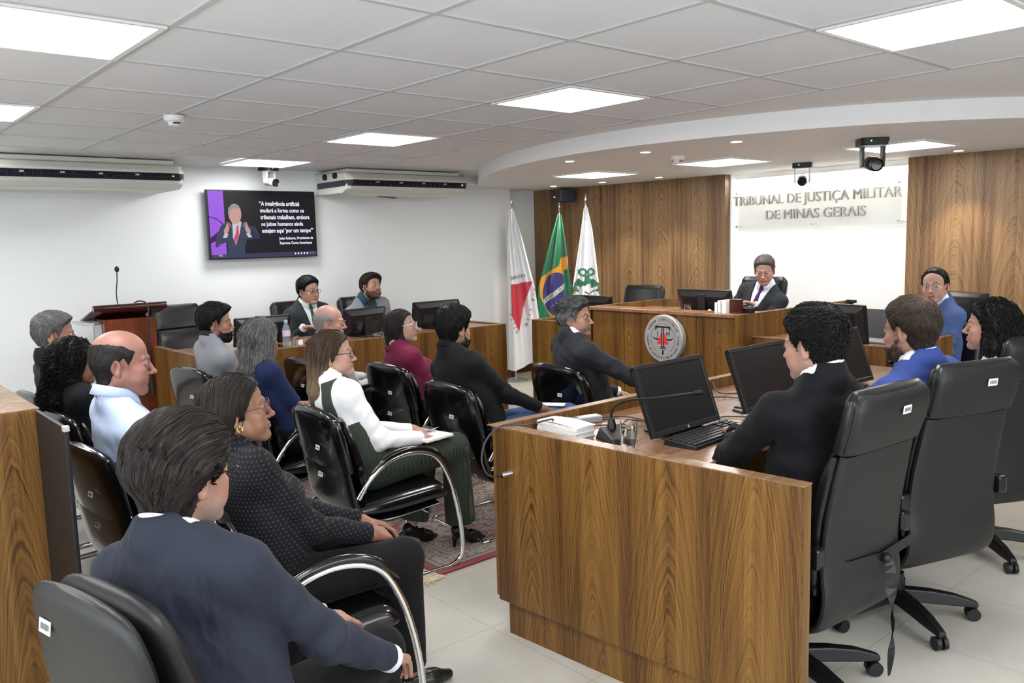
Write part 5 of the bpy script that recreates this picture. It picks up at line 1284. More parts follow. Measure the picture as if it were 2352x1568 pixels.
    # ---- body: head, neck, hands and the form under the clothes, one mesh
    def headw(p): return head_sdf(((p-hc)@Rh)/hs, F)*hs
    def headneck(p):
        d = smin(headw(p), neck(p), .022); bk = K.get('beard')
        if bk: d = d-beard_mask(((p-hc)@Rh)/hs, bk)*K.get('beard_t',.004)
        return smax(d, (nb[2]-.02)-p[:,2], .002)
    hv, hq = mesh_sdf(headneck, np.minimum(hc-.15,nb-.075), hc+.15, hh)
    K['skin'] = tuple(np.array(K['skin'])*np.array((.60,.55,.53))); K['F'] = F
    if 'lips' in K: K['lips'] = tuple(.62*c for c in K['lips'])
    cols = head_cols(((hv-hc)@Rh)/hs, K); sk = np.array(K['skin'])
    parts = [(hv,hq)]; allc = [cols]
    for s in (-1,1):
        E_, W = arms[s]; dr = W-E_; dr = dr/np.linalg.norm(dr); hd = K.get('hdir',{}).get(s, tuple(dr*.6+np.array([-s*.3,.5,-.2]))); pn = K.get('palm',{}).get(s,(0,0,-1))
        if K.get('hidehands'): hres = .005
        else: hres = K.get('hres',.0032)
        pr_ = hand_prims(W, hd, pn, s*K.get('flip',{}).get(s,1), K.get('hcurl',{}).get(s,.45), s=K.get('hsz',1.0))
        def hf(p): 
            d = sms([rcone(p,*q) for q in pr_[:4]],.010); f_ = None
            for q in pr_[4:]: f_ = rcone(p,*q) if f_ is None else smin(f_, rcone(p,*q), .0025)
            d = smin(d, f_, .006); return smin(d, rcone(p, W-dr*.13, W+dr*.0, .036,.0255),.02)
        pts = np.array([q[0] for q in pr_]+[q[1] for q in pr_]+[W-dr*.13]); a, c = mesh_sdf(hf, pts.min(0)-.045, pts.max(0)+.045, hres)
        parts.append((a,c)); allc.append(np.tile(sk*np.array([1,.9,.87]),(len(a),1)))
    bare = K.get('barearm')
    def under(p):
        d = smin(torso(p,-.012), legs(p,-.008,-.012), .03)
        for s in (-1,1): d = smin(d, arm(p,s,-.006 if not bare else .0, .0 if bare else -.008, .93), .03)
        return d
    pts = np.array([H,hc,*Sj.values(),*[x for a in arms.values() for x in a],*kn.values(),*an.values()])
    a, c = mesh_sdf(under, pts.min(0)-.2, np.array([*(pts.max(0)[:2]+.2), nb[2]+.05]), .009 if bare else .014); parts.append((a,c)); allc.append(np.tile(sk,(len(a),1)))
    np_mesh('body', parts, M['skin'], root, np.concatenate(allc))
    T4 = Matrix.Identity(4)
    for i in range(3):
        for j in range(3): T4[i][j] = Rh[i,j]*hs
        T4[i][3] = hc[i]
    T4 = T4
    for s in (-1,1):
        if K.get('noeyes'): break
        gz = K.get('gaze',0); o = MB().ball((0,0,0),.0126,20).build('eye', M['iris'], root, smooth=True)
        o.matrix_local = T4 @ Matrix.Translation((s*.0315,.0735,0)) @ Matrix.Rotation(R(gz),4,'Z') @ Matrix.Rotation(R(K.get('gazep',0)),4,'X')
    # ---- clothes
    ck = K['clothes']; cm = K['cloth']; wr = K.get('wrinkle',1)*(.0045 if ck == 'suit' else .0022)
    def wrk(p):
        q = p-H; n1 = vnoise(p*np.array([1,1,1.4]),17,K.get('seed',1)); n2 = vnoise(p,31,K.get('seed',1)+7)
        return wr*(n1*.9+n2*.5)
    sleeve = K.get('sleeve',.97); sg = {'suit':.015,'polo':.011,'shirt':.011,'blouse':.014,'tee':.010}[ck]; puff = K.get('puff',0)
    def slv(p, s):
        E_, W = arms[s]
        if sleeve < .5:
            mid = Sj[s]+(E_-Sj[s])*sleeve*2; d = rcone(p,Sj[s],mid,.049*min(b_,1.15)+sg,.046+sg); d = smin(d, ellp(p,Sj[s],np.array([.053,.053,.055])*min(b_,1.15)+sg),.03)
            ax = (E_-Sj[s])/np.linalg.norm(E_-Sj[s]); return smax(d, (p-mid)@ax, .004)
        W2 = E_+(W-E_)*sleeve; d = arm(p,s,sg,sg*.75 if not K.get('cuff') else sg*.5,sleeve,puff=puff); ax = (W2-E_)/np.linalg.norm(W2-E_)
        ar = np.linalg.norm(p-E_,axis=1); fold = np.exp(-(ar/.10)**2)*.0028*np.sin((p-E_)@(Sj[s]-E_)/np.linalg.norm(Sj[s]-E_)*95+1.5*np.sin(p[:,0]*30))
        tt = np.clip(((p-Sj[s])@(E_-Sj[s]))/((E_-Sj[s])@(E_-Sj[s])),0,1); fold = fold+.0014*np.sin(tt*27+3*np.sin((p-Sj[s])@v*25))*sst(tt,.1,.4)
        d = d-fold*K.get('wrinkle',1)*(1.7 if ck == 'suit' else 1.); return smax(d, (p-W2)@ax, .006)
    def garment(p, g, sl=True):
        d = torso(p, g)
        if sl:
            for s in (-1,1): d = smin(d, slv(p,s), .022)
        return d
    q_hem = -.06
    def hem(p): return -(tl(p)[:,2]-q_hem)
    ntop = K.get('ntop', ns+.012)
    def neckhole(p, rad=.060): return -smax(rcone(p, nb, nt_+(nt_-nb), rad*K.get('neckw',1), (rad-.002)*K.get('neckw',1)), (ns+.002)-.75*np.maximum(tl(p)[:,1]-.01,0)-tl(p)[:,2], .004)
    def neckcut(p, dz=0):         # opening around the neck
        if ck in ('suit','polo','shirt'): return neckhole(p)
        q = tl(p); nw = K.get('nopen',1.0); rr = (np.sqrt((q[:,0]/.070)**2+((q[:,1]+.004)/.072)**2)-nw)*.07; return -smax(rr, (ns-.045+dz)-.55*np.maximum(q[:,1],-.05)-q[:,2], .006)
    lo = pts.min(0)-.22; hi = pts.max(0)+.22; hi[2] = hc[2]-.0; lo[2] = zs-.02; res = K.get('cres',.0075)
    if ck == 'suit':
        vw = K.get('vee',.085); vz0 = c1*.42; 
        def jacket(p):
            q = tl(p); x = np.abs(q[:,0]+.012*0); front = q[:,1] > -.02
            d = garment(p, .020)-wrk(p)
            # padded shoulders
            for s in (-1,1): d = smin(d, rcone(p, PT(s*SW*.45,-.004,c1+.020), PT(s*(SW+.024),-.002,c1-.002), .040,.040), .03)
            t_ = np.clip((q[:,2]-vz0)/(ns-vz0),0,1.25); w_ = vw*t_**.85; ve = np.where(front, w_-x, -1.)
            ve = np.where(q[:,2]>vz0, ve, -1.)
            lap = (front)&(x < w_+.048*np.sin(np.clip(t_*1.15+.12,0,1)*PI)**.6+.006)&(q[:,2]>vz0-.02)&(q[:,2]<ns-.02)
            notch = (np.abs(q[:,2]-(c1*.90)-(x-w_)*.2)<.004)&(x>w_+.022)
            d = d-np.where(lap&~notch,.0055,0)
            d = np.where((x<.0015)&front&(q[:,2]<vz0), d+.003, d)
            d = smax(d, np.minimum(ve,.03), .004)
            col_ = rcone(p, nb, nt_, .074*K.get('neckw',1), .070*K.get('neckw',1)); col_ = smax(col_, q[:,2]-(ns+.028-.35*np.maximum(q[:,1],-.03)), .004); col_ = np.where(front, col_+np.clip(.06*(q[:,1]),0,1), col_)
            d = smin(d, smax(col_, ve, .004), .012)
            d = smax(d, neckcut(p), .004)
            return smax(d, hem(p), .006)
        a = mesh_sdf(jacket, lo, hi, res); np_mesh('jacket', [a], cm, root)
        def shirt(p): return smax(smax(torso(p,.006), -(tl(p)[:,2]-.06), .004), neckcut(p)-.004, .003)
        if K.get('front',True): np_mesh('shirt', [mesh_sdf(shirt, lo, hi, .009)], K.get('shirt',M['shirt_white']), root)
        for s in (-1,1):
            E_, W = arms[s]; dr = (W-E_)/np.linalg.norm(W-E_); p0 = E_+(W-E_)*(sleeve-.04); MB().tube([tuple(p0),tuple(p0+dr*.032)],[.036,.0365],18).build('shirt_cuff', K.get('shirt',M['shirt_white']), root, smooth=True)
    else:
        vn = K.get('vneck',0)
        def top(p):
            q = tl(p); d = garment(p, K.get('g',.014))-wrk(p)
            if K.get('stand'): d = smin(d, smax(smax(neck(p,.012), -neck(p,.005), .002), q[:,2]-(ns+.03), .004), .01)
            if vn: 
                w_ = np.clip((q[:,2]-(c1-vn))*.45,0,.06); d = smax(d, np.where((q[:,1]>0)&(q[:,2]>c1-vn), w_-np.abs(q[:,0]), -1), .003)
            d = smax(d, neckcut(p), .004)
            return smax(d, hem(p), .006)
        a = mesh_sdf(top, lo, hi, res); np_mesh(K.get('topname','shirt'), [a], cm, root)
    # collar
    cl = K.get('collar')
    if cl:
        cmn = K.get('collar_mat', K.get('shirt',M['shirt_white'])); n = 41; vs = []; hgt = K.get('collar_h',.030); rw = .066*K.get('neckw',1)
        nax = (nt_-nb)/np.linalg.norm(nt_-nb); g1 = np.cross(nax,[1.,0,0]); fwd = -g1 if (-g1)[1] > 0 else g1; side = np.cross(fwd,nax)
        for i in range(n):
            t = i/(n-1); g0 = K.get('cgap',3 if K.get('tie') else 9); a_ = R(g0+(360-2*g0)*t)           # from just right of the front round the back
            fx, fy = math.sin(a_), math.cos(a_); fr = math.cos(a_)*.5+.5
            base = nb+nax*(K.get('cbase',.022 if ck=='suit' else .030)-.012*fr)
            o0 = base+side*fx*rw+fwd*fy*(rw+.002); o1 = base+nax*hgt*(.95-.15*fr)+side*fx*(rw-.002)+fwd*fy*(rw)
            o2 = o1+side*fx*.004+fwd*fy*.004; pt_ = fr**7; fo = .004 if ck == 'suit' and fy < .3 else .014; o3 = base+nax*((-.006 if fo > .01 else .006)-.030*pt_)+side*fx*(rw+fo)+fwd*fy*(rw+fo+.002+.012*pt_)+side*(np.sign(fx)*.022*pt_)
            vs += [o0,o1,o2,o3]
        fs = [(4*i+j,4*i+j+1,4*i+j+5,4*i+j+4) for i in range(n-1) for j in range(3)]
        o = MB().add(vs, fs).build('collar', cmn, root, smooth=True); m_ = o.modifiers.new('thick','SOLIDIFY'); m_.thickness = .003; m_.offset = 0
    if K.get('tie'):
        tm_ = K['tie']; z1, z0 = ns-.035, c1*.30; vs = []; zz = np.linspace(z1,z0,16)
        fwdp = np.array([PT(0,.26,c) for c in zz]); 
        for i, c in enumerate(zz):
            # march from the front onto the shirt surface
            P0 = np.array([PT(0,y,c) for y in np.linspace(.26,.0,90)]); dsh = torso(P0,.010); j = np.argmax(dsh < 0) if (dsh<0).any() else 60; pc = P0[j]
            wd = (.014,.022,.013)[min(i,2)] if i < 3 else .016+.022*(i-3)/12
            if i < 2: pc = pc+v*.010
            vs += [pc-r*wd+v*.002, pc+v*.008, pc+r*wd+v*.002]
        fs = [(3*i+j,3*i+j+1,3*i+j+4,3*i+j+3) for i in range(15) for j in range(2)]
        o = MB().add(vs, fs).build('tie', tm_, root, smooth=True); m_ = o.modifiers.new('thick','SOLIDIFY'); m_.thickness = .004
    # trousers and shoes
    tmn = K.get('trousers', M['blackcloth']); lg = K.get('lg',.012)
    def trous(p):
        d = smin(legs(p,lg,lg+K.get('flare',.010),.97), smax(torso(p,.004), tl(p)[:,2]-.04, .01), .04)-.0015*vnoise(p*np.array([1,1,.6]),28,4)
        e = None
        for s in (-1,1):
            ax = (an[s]-kn[s])/np.linalg.norm(an[s]-kn[s]); c_ = smax(-(np.linalg.norm(p-an[s],axis=1)-.18), (p-(kn[s]+(an[s]-kn[s])*.96))@ax, .01)
            near = np.linalg.norm(p-an[s],axis=1)<.16; d = np.where(near, smax(d,(p-(kn[s]+(an[s]-kn[s])*.94))@ax,.004), d)
        return d
    np_mesh(K.get('legname','trousers'), [mesh_sdf(trous, np.minimum(pts.min(0)-.16,[9,9,.03]), np.array([*(pts.max(0)[:2]+.16), H[2]+.20]), K.get('tres',.011))], tmn, root)
    for s in (-1,1):
        ft = K.get('toe',{}).get(s,(0,1)); f2 = np.array([ft[0],ft[1],0.]); f2 /= np.linalg.norm(f2); A = an[s]; heel = K.get('heel',0)
        def shoe(p):
            d = smin(rcone(p, A+np.array([0,0,-.045+heel*.5])-f2*.025, A*np.array([1,1,0])+np.array([0,0,.032])+f2*.10, .036,.034), rcone(p, A*np.array([1,1,0])+np.array([0,0,.03])+f2*.08, A*np.array([1,1,0])+np.array([0,0,.022])+f2*(.165 if not heel else .155), .036 if not heel else .030,.020 if not heel else .010), .02)
            if heel: d = smax(d, -ellp(p, A*np.array([1,1,0])+f2*.045+np.array([0,0,.085]), (.026,.026,.05)) , .006); d = smin(d, rcone(p, A*np.array([1,1,0])-f2*.045+np.array([0,0,.06]), A*np.array([1,1,0])-f2*.05, .016,.005), .01)
            return smax(d, .004-p[:,2], .004)
        np_mesh('shoe', [mesh_sdf(shoe, A*np.array([1,1,0])-np.array([.2,.2,.02]), A*np.array([1,1,0])+np.array([.2,.2,.17]), .0065)], M['shoe'], root)
    # ---- hair
    hk = K.get('hair'); 
    if hk:
        def hl(p): return ((p-hc)@Rh)/hs
        def tow(q): return (q*hs)@Rh.T+hc
        long_ = K.get('long')
        def hsd(p):
            d = hair_cap(hl(p), K)*hs
            if long_:
                for (a_,b2,ra,rb) in long_: 
                    A_ = tow(np.array([a_]))[0] if len(a_)==3 else a_; B_ = b2 if isinstance(b2,np.ndarray) else (tow(np.array([b2]))[0])
                    d = smin(d, rcone(p,A_,B_,ra,rb), .035)
                d = d-K.get('lb',.0025)*vnoise(p*np.array([1,1,.45]),70,9)
                fc_ = hl(p); face = ellp(fc_,(0,.062,-.045),(.066,.070,.100)); d = smax(d, -(face-.0), .01)
            return d
        if K.get('cap',True):
            ex = [hc-.17,hc+.17]
            if long_:
                e_ = np.array([ (tow(np.array([q_]))[0] if not isinstance(q_,np.ndarray) else q_) for l_ in long_ for q_ in l_[:2]]); ex = [np.minimum(hc-.17,e_.min(0)-.09), np.maximum(hc+.17,e_.max(0)+.09)]
            a, q = mesh_sdf(hsd, ex[0], ex[1], K.get('hairres',.0042))
            sk0 = np.array(K['skin']); hcol = np.array(K['hair_col']); grey = K.get('grey')
            def hcolf(P, n1):
                c = np.tile(hcol,(len(P),1))
                if grey is not None:
                    gcol, gb, gw = grey; l = hl(P); side = sst(np.abs(l[:,0]),.045,.07)*sst(.06-l[:,2],0,.04); m_ = np.clip(gb+gw*side+.28*n1,0,1); c = mixc(c, gcol, m_)
                if K.get('thin'): l = hl(P); c = mixc(c, sk0*.85, np.exp(-((l-np.array(K['thin']))**2).sum(1)/.0011)*.55)
                om = K.get('ombre')
                if om: oc, z1, z0 = om; c = mixc(c, oc, np.clip((z1-P[:,2])/(z1-z0)+.25*n1,0,1))
                return c
            c0 = hcolf(a, vnoise(a,60,2))*.75
            cp = np_mesh('hair', [(a,q)], M['hair'], root, c0)
            ns_ = K.get('nstr',1200)
            if ns_:
                rnd = np.random.RandomState(K.get('seed',1)); roots = a[rnd.randint(0,len(a),ns_)]
                lr = hl(roots)
                if K.get('style') == 'down':
                    px = K.get('partx',0); roots = roots[(lr[:,2]>-.02)|(rnd.rand(len(roots))<.5)]
                    def flow(p): l = hl(p); f = np.stack([(l[:,0]-px)*18*sst(l[:,2],.06,.11), -.25-.9*sst(l[:,2],.05,.1)*sst(l[:,1],-.05,.05), np.full(len(l),-1.)],1); return f@Rh.T
                elif K.get('style') == 'back':
                    def flow(p): l = hl(p); f = np.stack([l[:,0]*6+K.get('sweep',0), np.full(len(l),-1.)+ -3*sst(l[:,2],.03,.1), -.35-1.6*sst(-l[:,1],.0,.06)],1); return f@Rh.T
                elif K.get('style') == 'crown':
                    def flow(p): l = hl(p); w_ = np.array(K.get('whorl',(0,-.075,.085))); f = l-w_; f = f+np.cross(f,[0,0,1])*.35; f[:,2] -= .02; return f@Rh.T
                else:
                    def flow(p): l = hl(p); f = np.stack([l[:,0]*4, sst(l[:,2],.04,.09)*1.6-.5, -.9+0*l[:,0]],1); return f@Rh.T
                nr = len(roots); L0, L1 = K.get('slen',(.02,.035)); Ls = rnd.uniform(L0,L1,nr)
                def col(P, si, tt, rn, n):
                    n1 = rn.normal(size=n)[si]*.55+.3*vnoise(P,40,3); c = hcolf(P, n1*.9); c = c*(1+.22*rn.normal(size=n)[si])[:,None]; return np.clip(c,0.002,1)
                vv, qq, cc = strands(hsd, roots, flow, Ls, K.get('ssteps',6), K.get('srad',.0011), K.get('lift',.003), K, col, K.get('seed',1), K.get('curl',0), K.get('cfreq',0))
                np_mesh('hair_locks', [(vv,qq)], M['hair'], cp, cc)
    if K.get('shadow'):   # cropped hair on the sides
        pass
    if K.get('beard') and K.get('beard_n',0):
        rnd = np.random.RandomState(5); l = ((hv-hc)@Rh)/hs; bm_ = beard_mask(l,K['beard']); cand = hv[bm_>.6]
        if len(cand):
            rt_ = cand[rnd.randint(0,len(cand),K['beard_n'])]
            def flow(p): l = ((p-hc)@Rh); return np.stack([l[:,0]*3, .25+0*l[:,0], -1+0*l[:,0]],1)@Rh.T
            bc = np.array(K.get('beard_col',K['hair_col']))
            vv, qq, cc = strands(headneck, rt_, flow, rnd.uniform(.008,.015,len(rt_)), 4, .0007, .003, K, lambda P,si,tt,rn,n: np.clip(bc*(1+.3*rn.normal(size=n)[si])[:,None],.002,1), 3, .001, 300)
            np_mesh('beard', [(vv,qq)], M['hair'], root, cc)
    # ---- spectacles, earrings
    gl = K.get('glasses')
    if gl:
        gm_, w_, h_, th = gl['m'], gl.get('w',.024), gl.get('h',.019), gl.get('t',.0013); fr = thing_part('spectacles', root)
        def P3(x,y,z): return tuple(T4 @ Vector((x,y,z)))
        mb = MB()
        for s in (-1,1):
            loop = [P3(s*(.0335+w_*math.copysign(abs(math.cos(t))**.8,math.cos(t))), .1005-.004*abs(math.cos(t))*(1 if math.cos(t)*1>0 else 0)-(.0335+w_*math.cos(t))**2*2.2+.004, -.004+h_*math.copysign(abs(math.sin(t))**.8,math.sin(t))) for t in np.linspace(0,2*PI,28,endpoint=False)]
            mb.tube(loop, th, 6, closed=True)
            mb.tube([P3(s*(.0335+w_),.0975,.004),P3(s*.073,.080,.004),P3(s*.0785,.03,.002),P3(s*.0785,-.012,.0),P3(s*.077,-.03,-.014)], th*1.15, 6)
        mb.tube([P3(-.0105,.103,.002),P3(0,.107,.005),P3(.0105,.103,.002)], th, 6)
        g_ = mb.build('spectacle_frame', gm_, root, smooth=True); bpy.data.objects.remove(fr)
        for s in (-1,1):
            ps = [P3(s*(.0335+w_*.97*math.cos(t)), .1015-(.0335+w_*math.cos(t))**2*2.2+.001, -.004+h_*.97*math.sin(t)) for t in np.linspace(0,2*PI,24,endpoint=False)]
            MB().add(ps,[tuple(range(24))]).build('lens', gl.get('lens',M['lens']), g_)
    if K.get('earring'):
        for s in (-1,1):
            c_ = np.array((s*.080,-.004,-.048)); MB().tube([tuple(T4@Vector((c_[0],c_[1]+.008*math.cos(t),c_[2]-.004+.010*math.sin(t)))) for t in np.linspace(0,2*PI,16,endpoint=False)], .0022, 6, closed=True).build('earring', M['gold'], root, smooth=True)
    return root, dict(H=H, hc=hc, Rh=Rh, arms=arms, PT=PT, T4=T4, nb=nb, ns=ns, c1=c1, r=r, v=v, u=u, torso=torso, yaw=yaw, loc=loc, kn=kn)
def thing_part(n, root):
    o = bpy.data.objects.new(n, None); C.objects.link(o); o.parent = root; return o
# ---------------------------------------------------------------- the people
def cloth(name, c, **k): return fabric(name, c, **k)
SK = {'l':(.52,.30,.22),'m':(.50,.285,.20),'t':(.36,.185,.112),'p':(.66,.42,.33),'r':(.50,.25,.195)}
BLK=(.011,.009,.009); DBR=(.028,.017,.012)
ST = dict(hair=1)
suit_navy = cloth('charcoal navy suiting', (.016,.020,.033), wr=1.1); suit_black = cloth('black suiting', (.0035,.0038,.0055)); suit_char = cloth('charcoal suiting', (.017,.019,.024))
suit_grey = cloth('slate suiting', (.024,.029,.034)); suit_blue = cloth('royal blue suiting', (.030,.055,.22)); suit_blue2 = cloth('mid blue suiting', (.06,.10,.25)); suit_lg = cloth('light grey suiting', (.22,.22,.26)); suit_judge = cloth('dark grey suiting', (.022,.026,.032))
whole = {}
SEAT = {}
for k_, o_ in list(V.items())+[(5,E[5]),(4,E[4]),(3,E[3]),(16,fc),(11,CW[0]),(10,CW[1]),(1,CW[2]),(2,CW[3])]:
    a_ = o_.rotation_euler.z; d_ = -.055 if k_ in V else (-.07 if k_ != 16 else -.06); SEAT[k_] = (o_.location.x+d_*math.cos(a_), o_.location.y+d_*math.sin(a_))
def P_(key, **K): 
    K.setdefault('pel', SEAT[key]); K['hair_col'] = tuple(max(.006,.55*c) for c in K['hair_col'])
    r = person(K); whole[key] = r; return r
P_(16, label='man from behind with thick dark swept-back hair and navy grey suit, nearest the viewer', top=(-1.02,-.34,1.305), seat=.46, yaw=27, hyaw=18, hp=-4, nk=.79, taper=.012, lean=6, w=1.08, skin=SK['l'], clothes='suit', cloth=suit_navy, shirt=M['shirt_check'], collar=1, front=True,
   hair=1, line='nape', hair_col=(.016,.011,.009), thick=.024, topadd=.004, style='back', hs=1.04, hf=.06, nstr=6500, slen=(.05,.10), ssteps=10, srad=.0010, lift=.003, bfreq=55, bumps=.004, seed=16, nape=1, grey=(np.array((.10,.075,.06)),.03,.08), stubble=.25, beard_col=(.3,.28,.26), res=.0026,
   hands={1:(.27,.43,.51), -1:(.02,.46,.60)}, hidehands=False, hcurl={1:.5,-1:.5}, palm={1:(0,0,-1),-1:(0,0,-1)}, neckw=1.05, cres=.006, knees={1:(.15,.46,.53),-1:(-.15,.46,.53)}, glasses=dict(m=M['darkgloss'],w=.026,h=.017), elb={1:(.6,-.2,-.8),-1:(-.3,-.5,-.6)}, al=1.05)
P_(15, label='woman with long straight dark hair, glasses and black dotted blouse, in the foreground', top=(-.57,.43,1.25), seat=.455, yaw=-3, hyaw=-22, hp=7, lean=6, w=.92, bust=.004, skin=SK['t'], clothes='blouse', topname='blouse', cloth=cloth('black blouse with open dots', (.003,.0035,.006), dots=((.04,.032,.03),72,0)), F=dict(full=.003,nose=.9),
   hair=1, line='woman', hair_col=(.030,.021,.018), thick=.009, style='down', nstr=3200, slen=(.16,.34), ssteps=14, srad=.0011, lift=.0025, seed=15, partx=-.02, hs=.98,
   long=[((0,-.055,.02),(0,-.085,-.16),.075,.055),((.035,-.06,.0),(.03,-.08,-.17),.05,.035),((-.04,-.05,.0),(-.05,-.07,-.17),.05,.035),((.0,-.085,-.16),(.0,-.10,-.24),.05,.03)],
   glasses=dict(m=mat('plum spectacle frame',(.10,.03,.04),.2),w=.025,h=.018,t=.0014), earring=1, hands={1:(.07,.33,.635),-1:(-.06,.36,.64)}, hcurl={1:.6,-1:.6}, puff=.012, knees={1:(.14,.42,.54),-1:(-.12,.42,.54)}, palm={1:(-.5,0,-1),-1:(.5,0,-1)}, res=.0024, cres=.006)
P_(14, label='woman with long brown blonde hair and glasses, white shirt and dark green pinafore trousers', top=(.365,1.47,1.25), seat=.455, yaw=-2, hyaw=-36, hp=3, lean=4, w=.93, bust=.0, skin=SK['p'], clothes='blouse', topname='blouse', cloth=cloth('white satin blouse',(.80,.80,.82),rough=.45), F=dict(full=.003,nose=.9), collar=1, collar_h=.03, shirt=M['shirt_white'], cuff=1,
   hair=1, line='woman', hair_col=(.085,.050,.030), ombre=(np.array((.34,.24,.155)),1.12,.85), thick=.009, style='down', nstr=2600, slen=(.18,.36), ssteps=14, srad=.0012, lift=.0025, seed=14, partx=.0, hs=.97,
   long=[((0,-.055,.02),(.02,-.085,-.17),.073,.058),((-.03,-.06,.0),(-.06,-.075,-.20),.05,.045),((.04,-.05,.0),(.06,-.07,-.18),.045,.03),((-.02,-.085,-.17),(-.05,-.10,-.31),.058,.05)],
   glasses=dict(m=M['darkgloss'],w=.024,h=.0195,t=.0015), earring=1, hands={1:(.14,.28,.665),-1:(-.02,.32,.675)}, hcurl={1:.4,-1:.35}, knees={1:(.11,.50,.57),-1:(-.12,.47,.57)}, feet={1:(.10,.53,.12),-1:(-.10,.34,.12)}, heel=.05, lips=(.50,.16,.15),
   trousers=cloth('dark green pinstripe cloth',(.022,.030,.022),stripes=((.055,.07,.052),700)), lg=.016, flare=.028, res=.0024, brow=(.05,.03,.02), cres=.006)
P_(17, label='bald man with goatee in a pale blue polo shirt', top=(-.69,1.28,1.35), seat=.46, yaw=2, hyaw=-17, hp=-4, lean=4, w=1.12, belly=.03, skin=SK['r'], clothes='polo', cloth=cloth('pale blue pique',(.52,.63,.86),sc=300), collar=1, collar_mat=cloth('pale blue collar',(.52,.63,.86)), collar_h=.036, sleeve=.42, barearm=1, F=dict(full=.005,jw=1.08,nose=1.1),
   hair=1, bald=1, balddz=.024, line='man', hair_col=(.035,.030,.028), thick=.003, topadd=0, style='short', nstr=3500, slen=(.006,.012), ssteps=3, lift=.001, srad=.0006, seed=17, bumps=.0008, beard='goatee', beard_n=500, beard_t=.004, beard_col=(.022,.018,.017), stubble=.10, ruddy=1.2, neckw=1.12, res=.0022, hs=1.07, shadow=.45, browt=.005, brow=(.06,.04,.03))
P_(18, label='woman with long dark tightly curled hair, face hidden, between the two men at the left', top=(-.60,2.46,1.235), seat=.455, yaw=2, hyaw=0, lean=4, w=.9, skin=SK['t'], clothes='blouse', topname='blouse', cloth=suit_black, noeyes=1, res=.004,
   hair=1, line='woman', hair_col=(.010,.008,.008), thick=.018, style='down', nstr=1500, slen=(.12,.28), ssteps=26, srad=.0016, lift=.004, curl=.009, cfreq=210, seed=18, bumps=.008, lb=.010, hs=.97,
   long=[((0,-.05,.0),(0.0,-.09,-.18),.085,.085),((-.02,-.09,-.18),(-.0,-.11,-.30),.085,.07),((.05,-.04,.0),(.07,-.05,-.18),.05,.05),((-.05,-.04,.0),(-.07,-.05,-.18),.05,.05)])
P_(19, label='grey haired man in a black suit sitting farthest left by the white wall', top=(-.56,3.02,1.345), seat=.46, yaw=2, hyaw=-16, hp=-3, lean=4, w=1.06, skin=(.55,.29,.21), clothes='suit', cloth=suit_black, collar=1, hair=1, line='man', hair_col=(.26,.25,.25), thick=.007, topadd=.010, quiff=.006, style='short', nstr=1800, slen=(.02,.04), srad=.0011, lift=.003, seed=19, ruddy=1.3, brow=(.15,.13,.12), F=dict(full=.003), res=.003)
P_(13, label='man with thick black beard and short black hair in a grey polo shirt', top=(.45,3.22,1.32), seat=.455, yaw=2, hyaw=-24, hp=-3, lean=3, w=1.02, skin=(.50,.275,.185), clothes='polo', cloth=cloth('mid grey pique',(.24,.25,.28),sc=300), collar=1, collar_mat=suit_char, sleeve=.42, barearm=1, hair=1, line='man', hair_col=BLK, thick=.012, topadd=.008, quiff=.010, style='crown', nstr=1800, slen=(.018,.035), srad=.0011, lift=.004, bumps=.004, seed=13, beard='full', beard_n=1400, beard_t=.010, res=.0028, browt=.006)
P_(12, label='woman with long wavy grey hair in a navy blue top, seen from behind', top=(.40,2.40,1.262), seat=.455, yaw=-4, hyaw=22, lean=4, w=.93, skin=SK['m'], clothes='tee', topname='top', cloth=cloth('navy jersey',(.010,.018,.065)), sleeve=.40, barearm=1, noeyes=1, res=.004,
   hair=1, line='woman', hair_col=(.035,.034,.036), grey=(np.array((.30,.29,.29)),.42,.1), thick=.013, style='down', nstr=2000, slen=(.12,.30), ssteps=20, srad=.0015, lift=.004, curl=.0045, cfreq=90, seed=12, bumps=.005, lb=.007, partx=0,
   long=[((0,-.05,.02),(0,-.09,-.17),.078,.072),((.05,-.04,.0),(.075,-.05,-.19),.05,.05),((-.05,-.04,.0),(-.075,-.05,-.19),.05,.05),((0,-.09,-.17),(.0,-.10,-.24),.07,.055)])
P_(9, label='elderly bald man with thin glasses and white side hair, behind the woman in green', top=(1.17,2.98,1.255), seat=.455, yaw=0, hyaw=-34, hp=-2, lean=4, w=1.0, skin=(.66,.38,.31), clothes='shirt', cloth=cloth('pale shirt cloth',(.5,.5,.52)), collar=1, hair=1, bald=1, balddz=.01, line='man', hair_col=(.50,.48,.46), thick=.004, style='short', nstr=900, slen=(.01,.02), lift=.001, seed=9, beard='full', beard_w=.45, beard_t=.001, beard_col=(.5,.46,.44), glasses=dict(m=M['gold'],w=.022,h=.014,t=.0008), ruddy=1.3, res=.003, brow=(.4,.35,.32), hs=1.0)
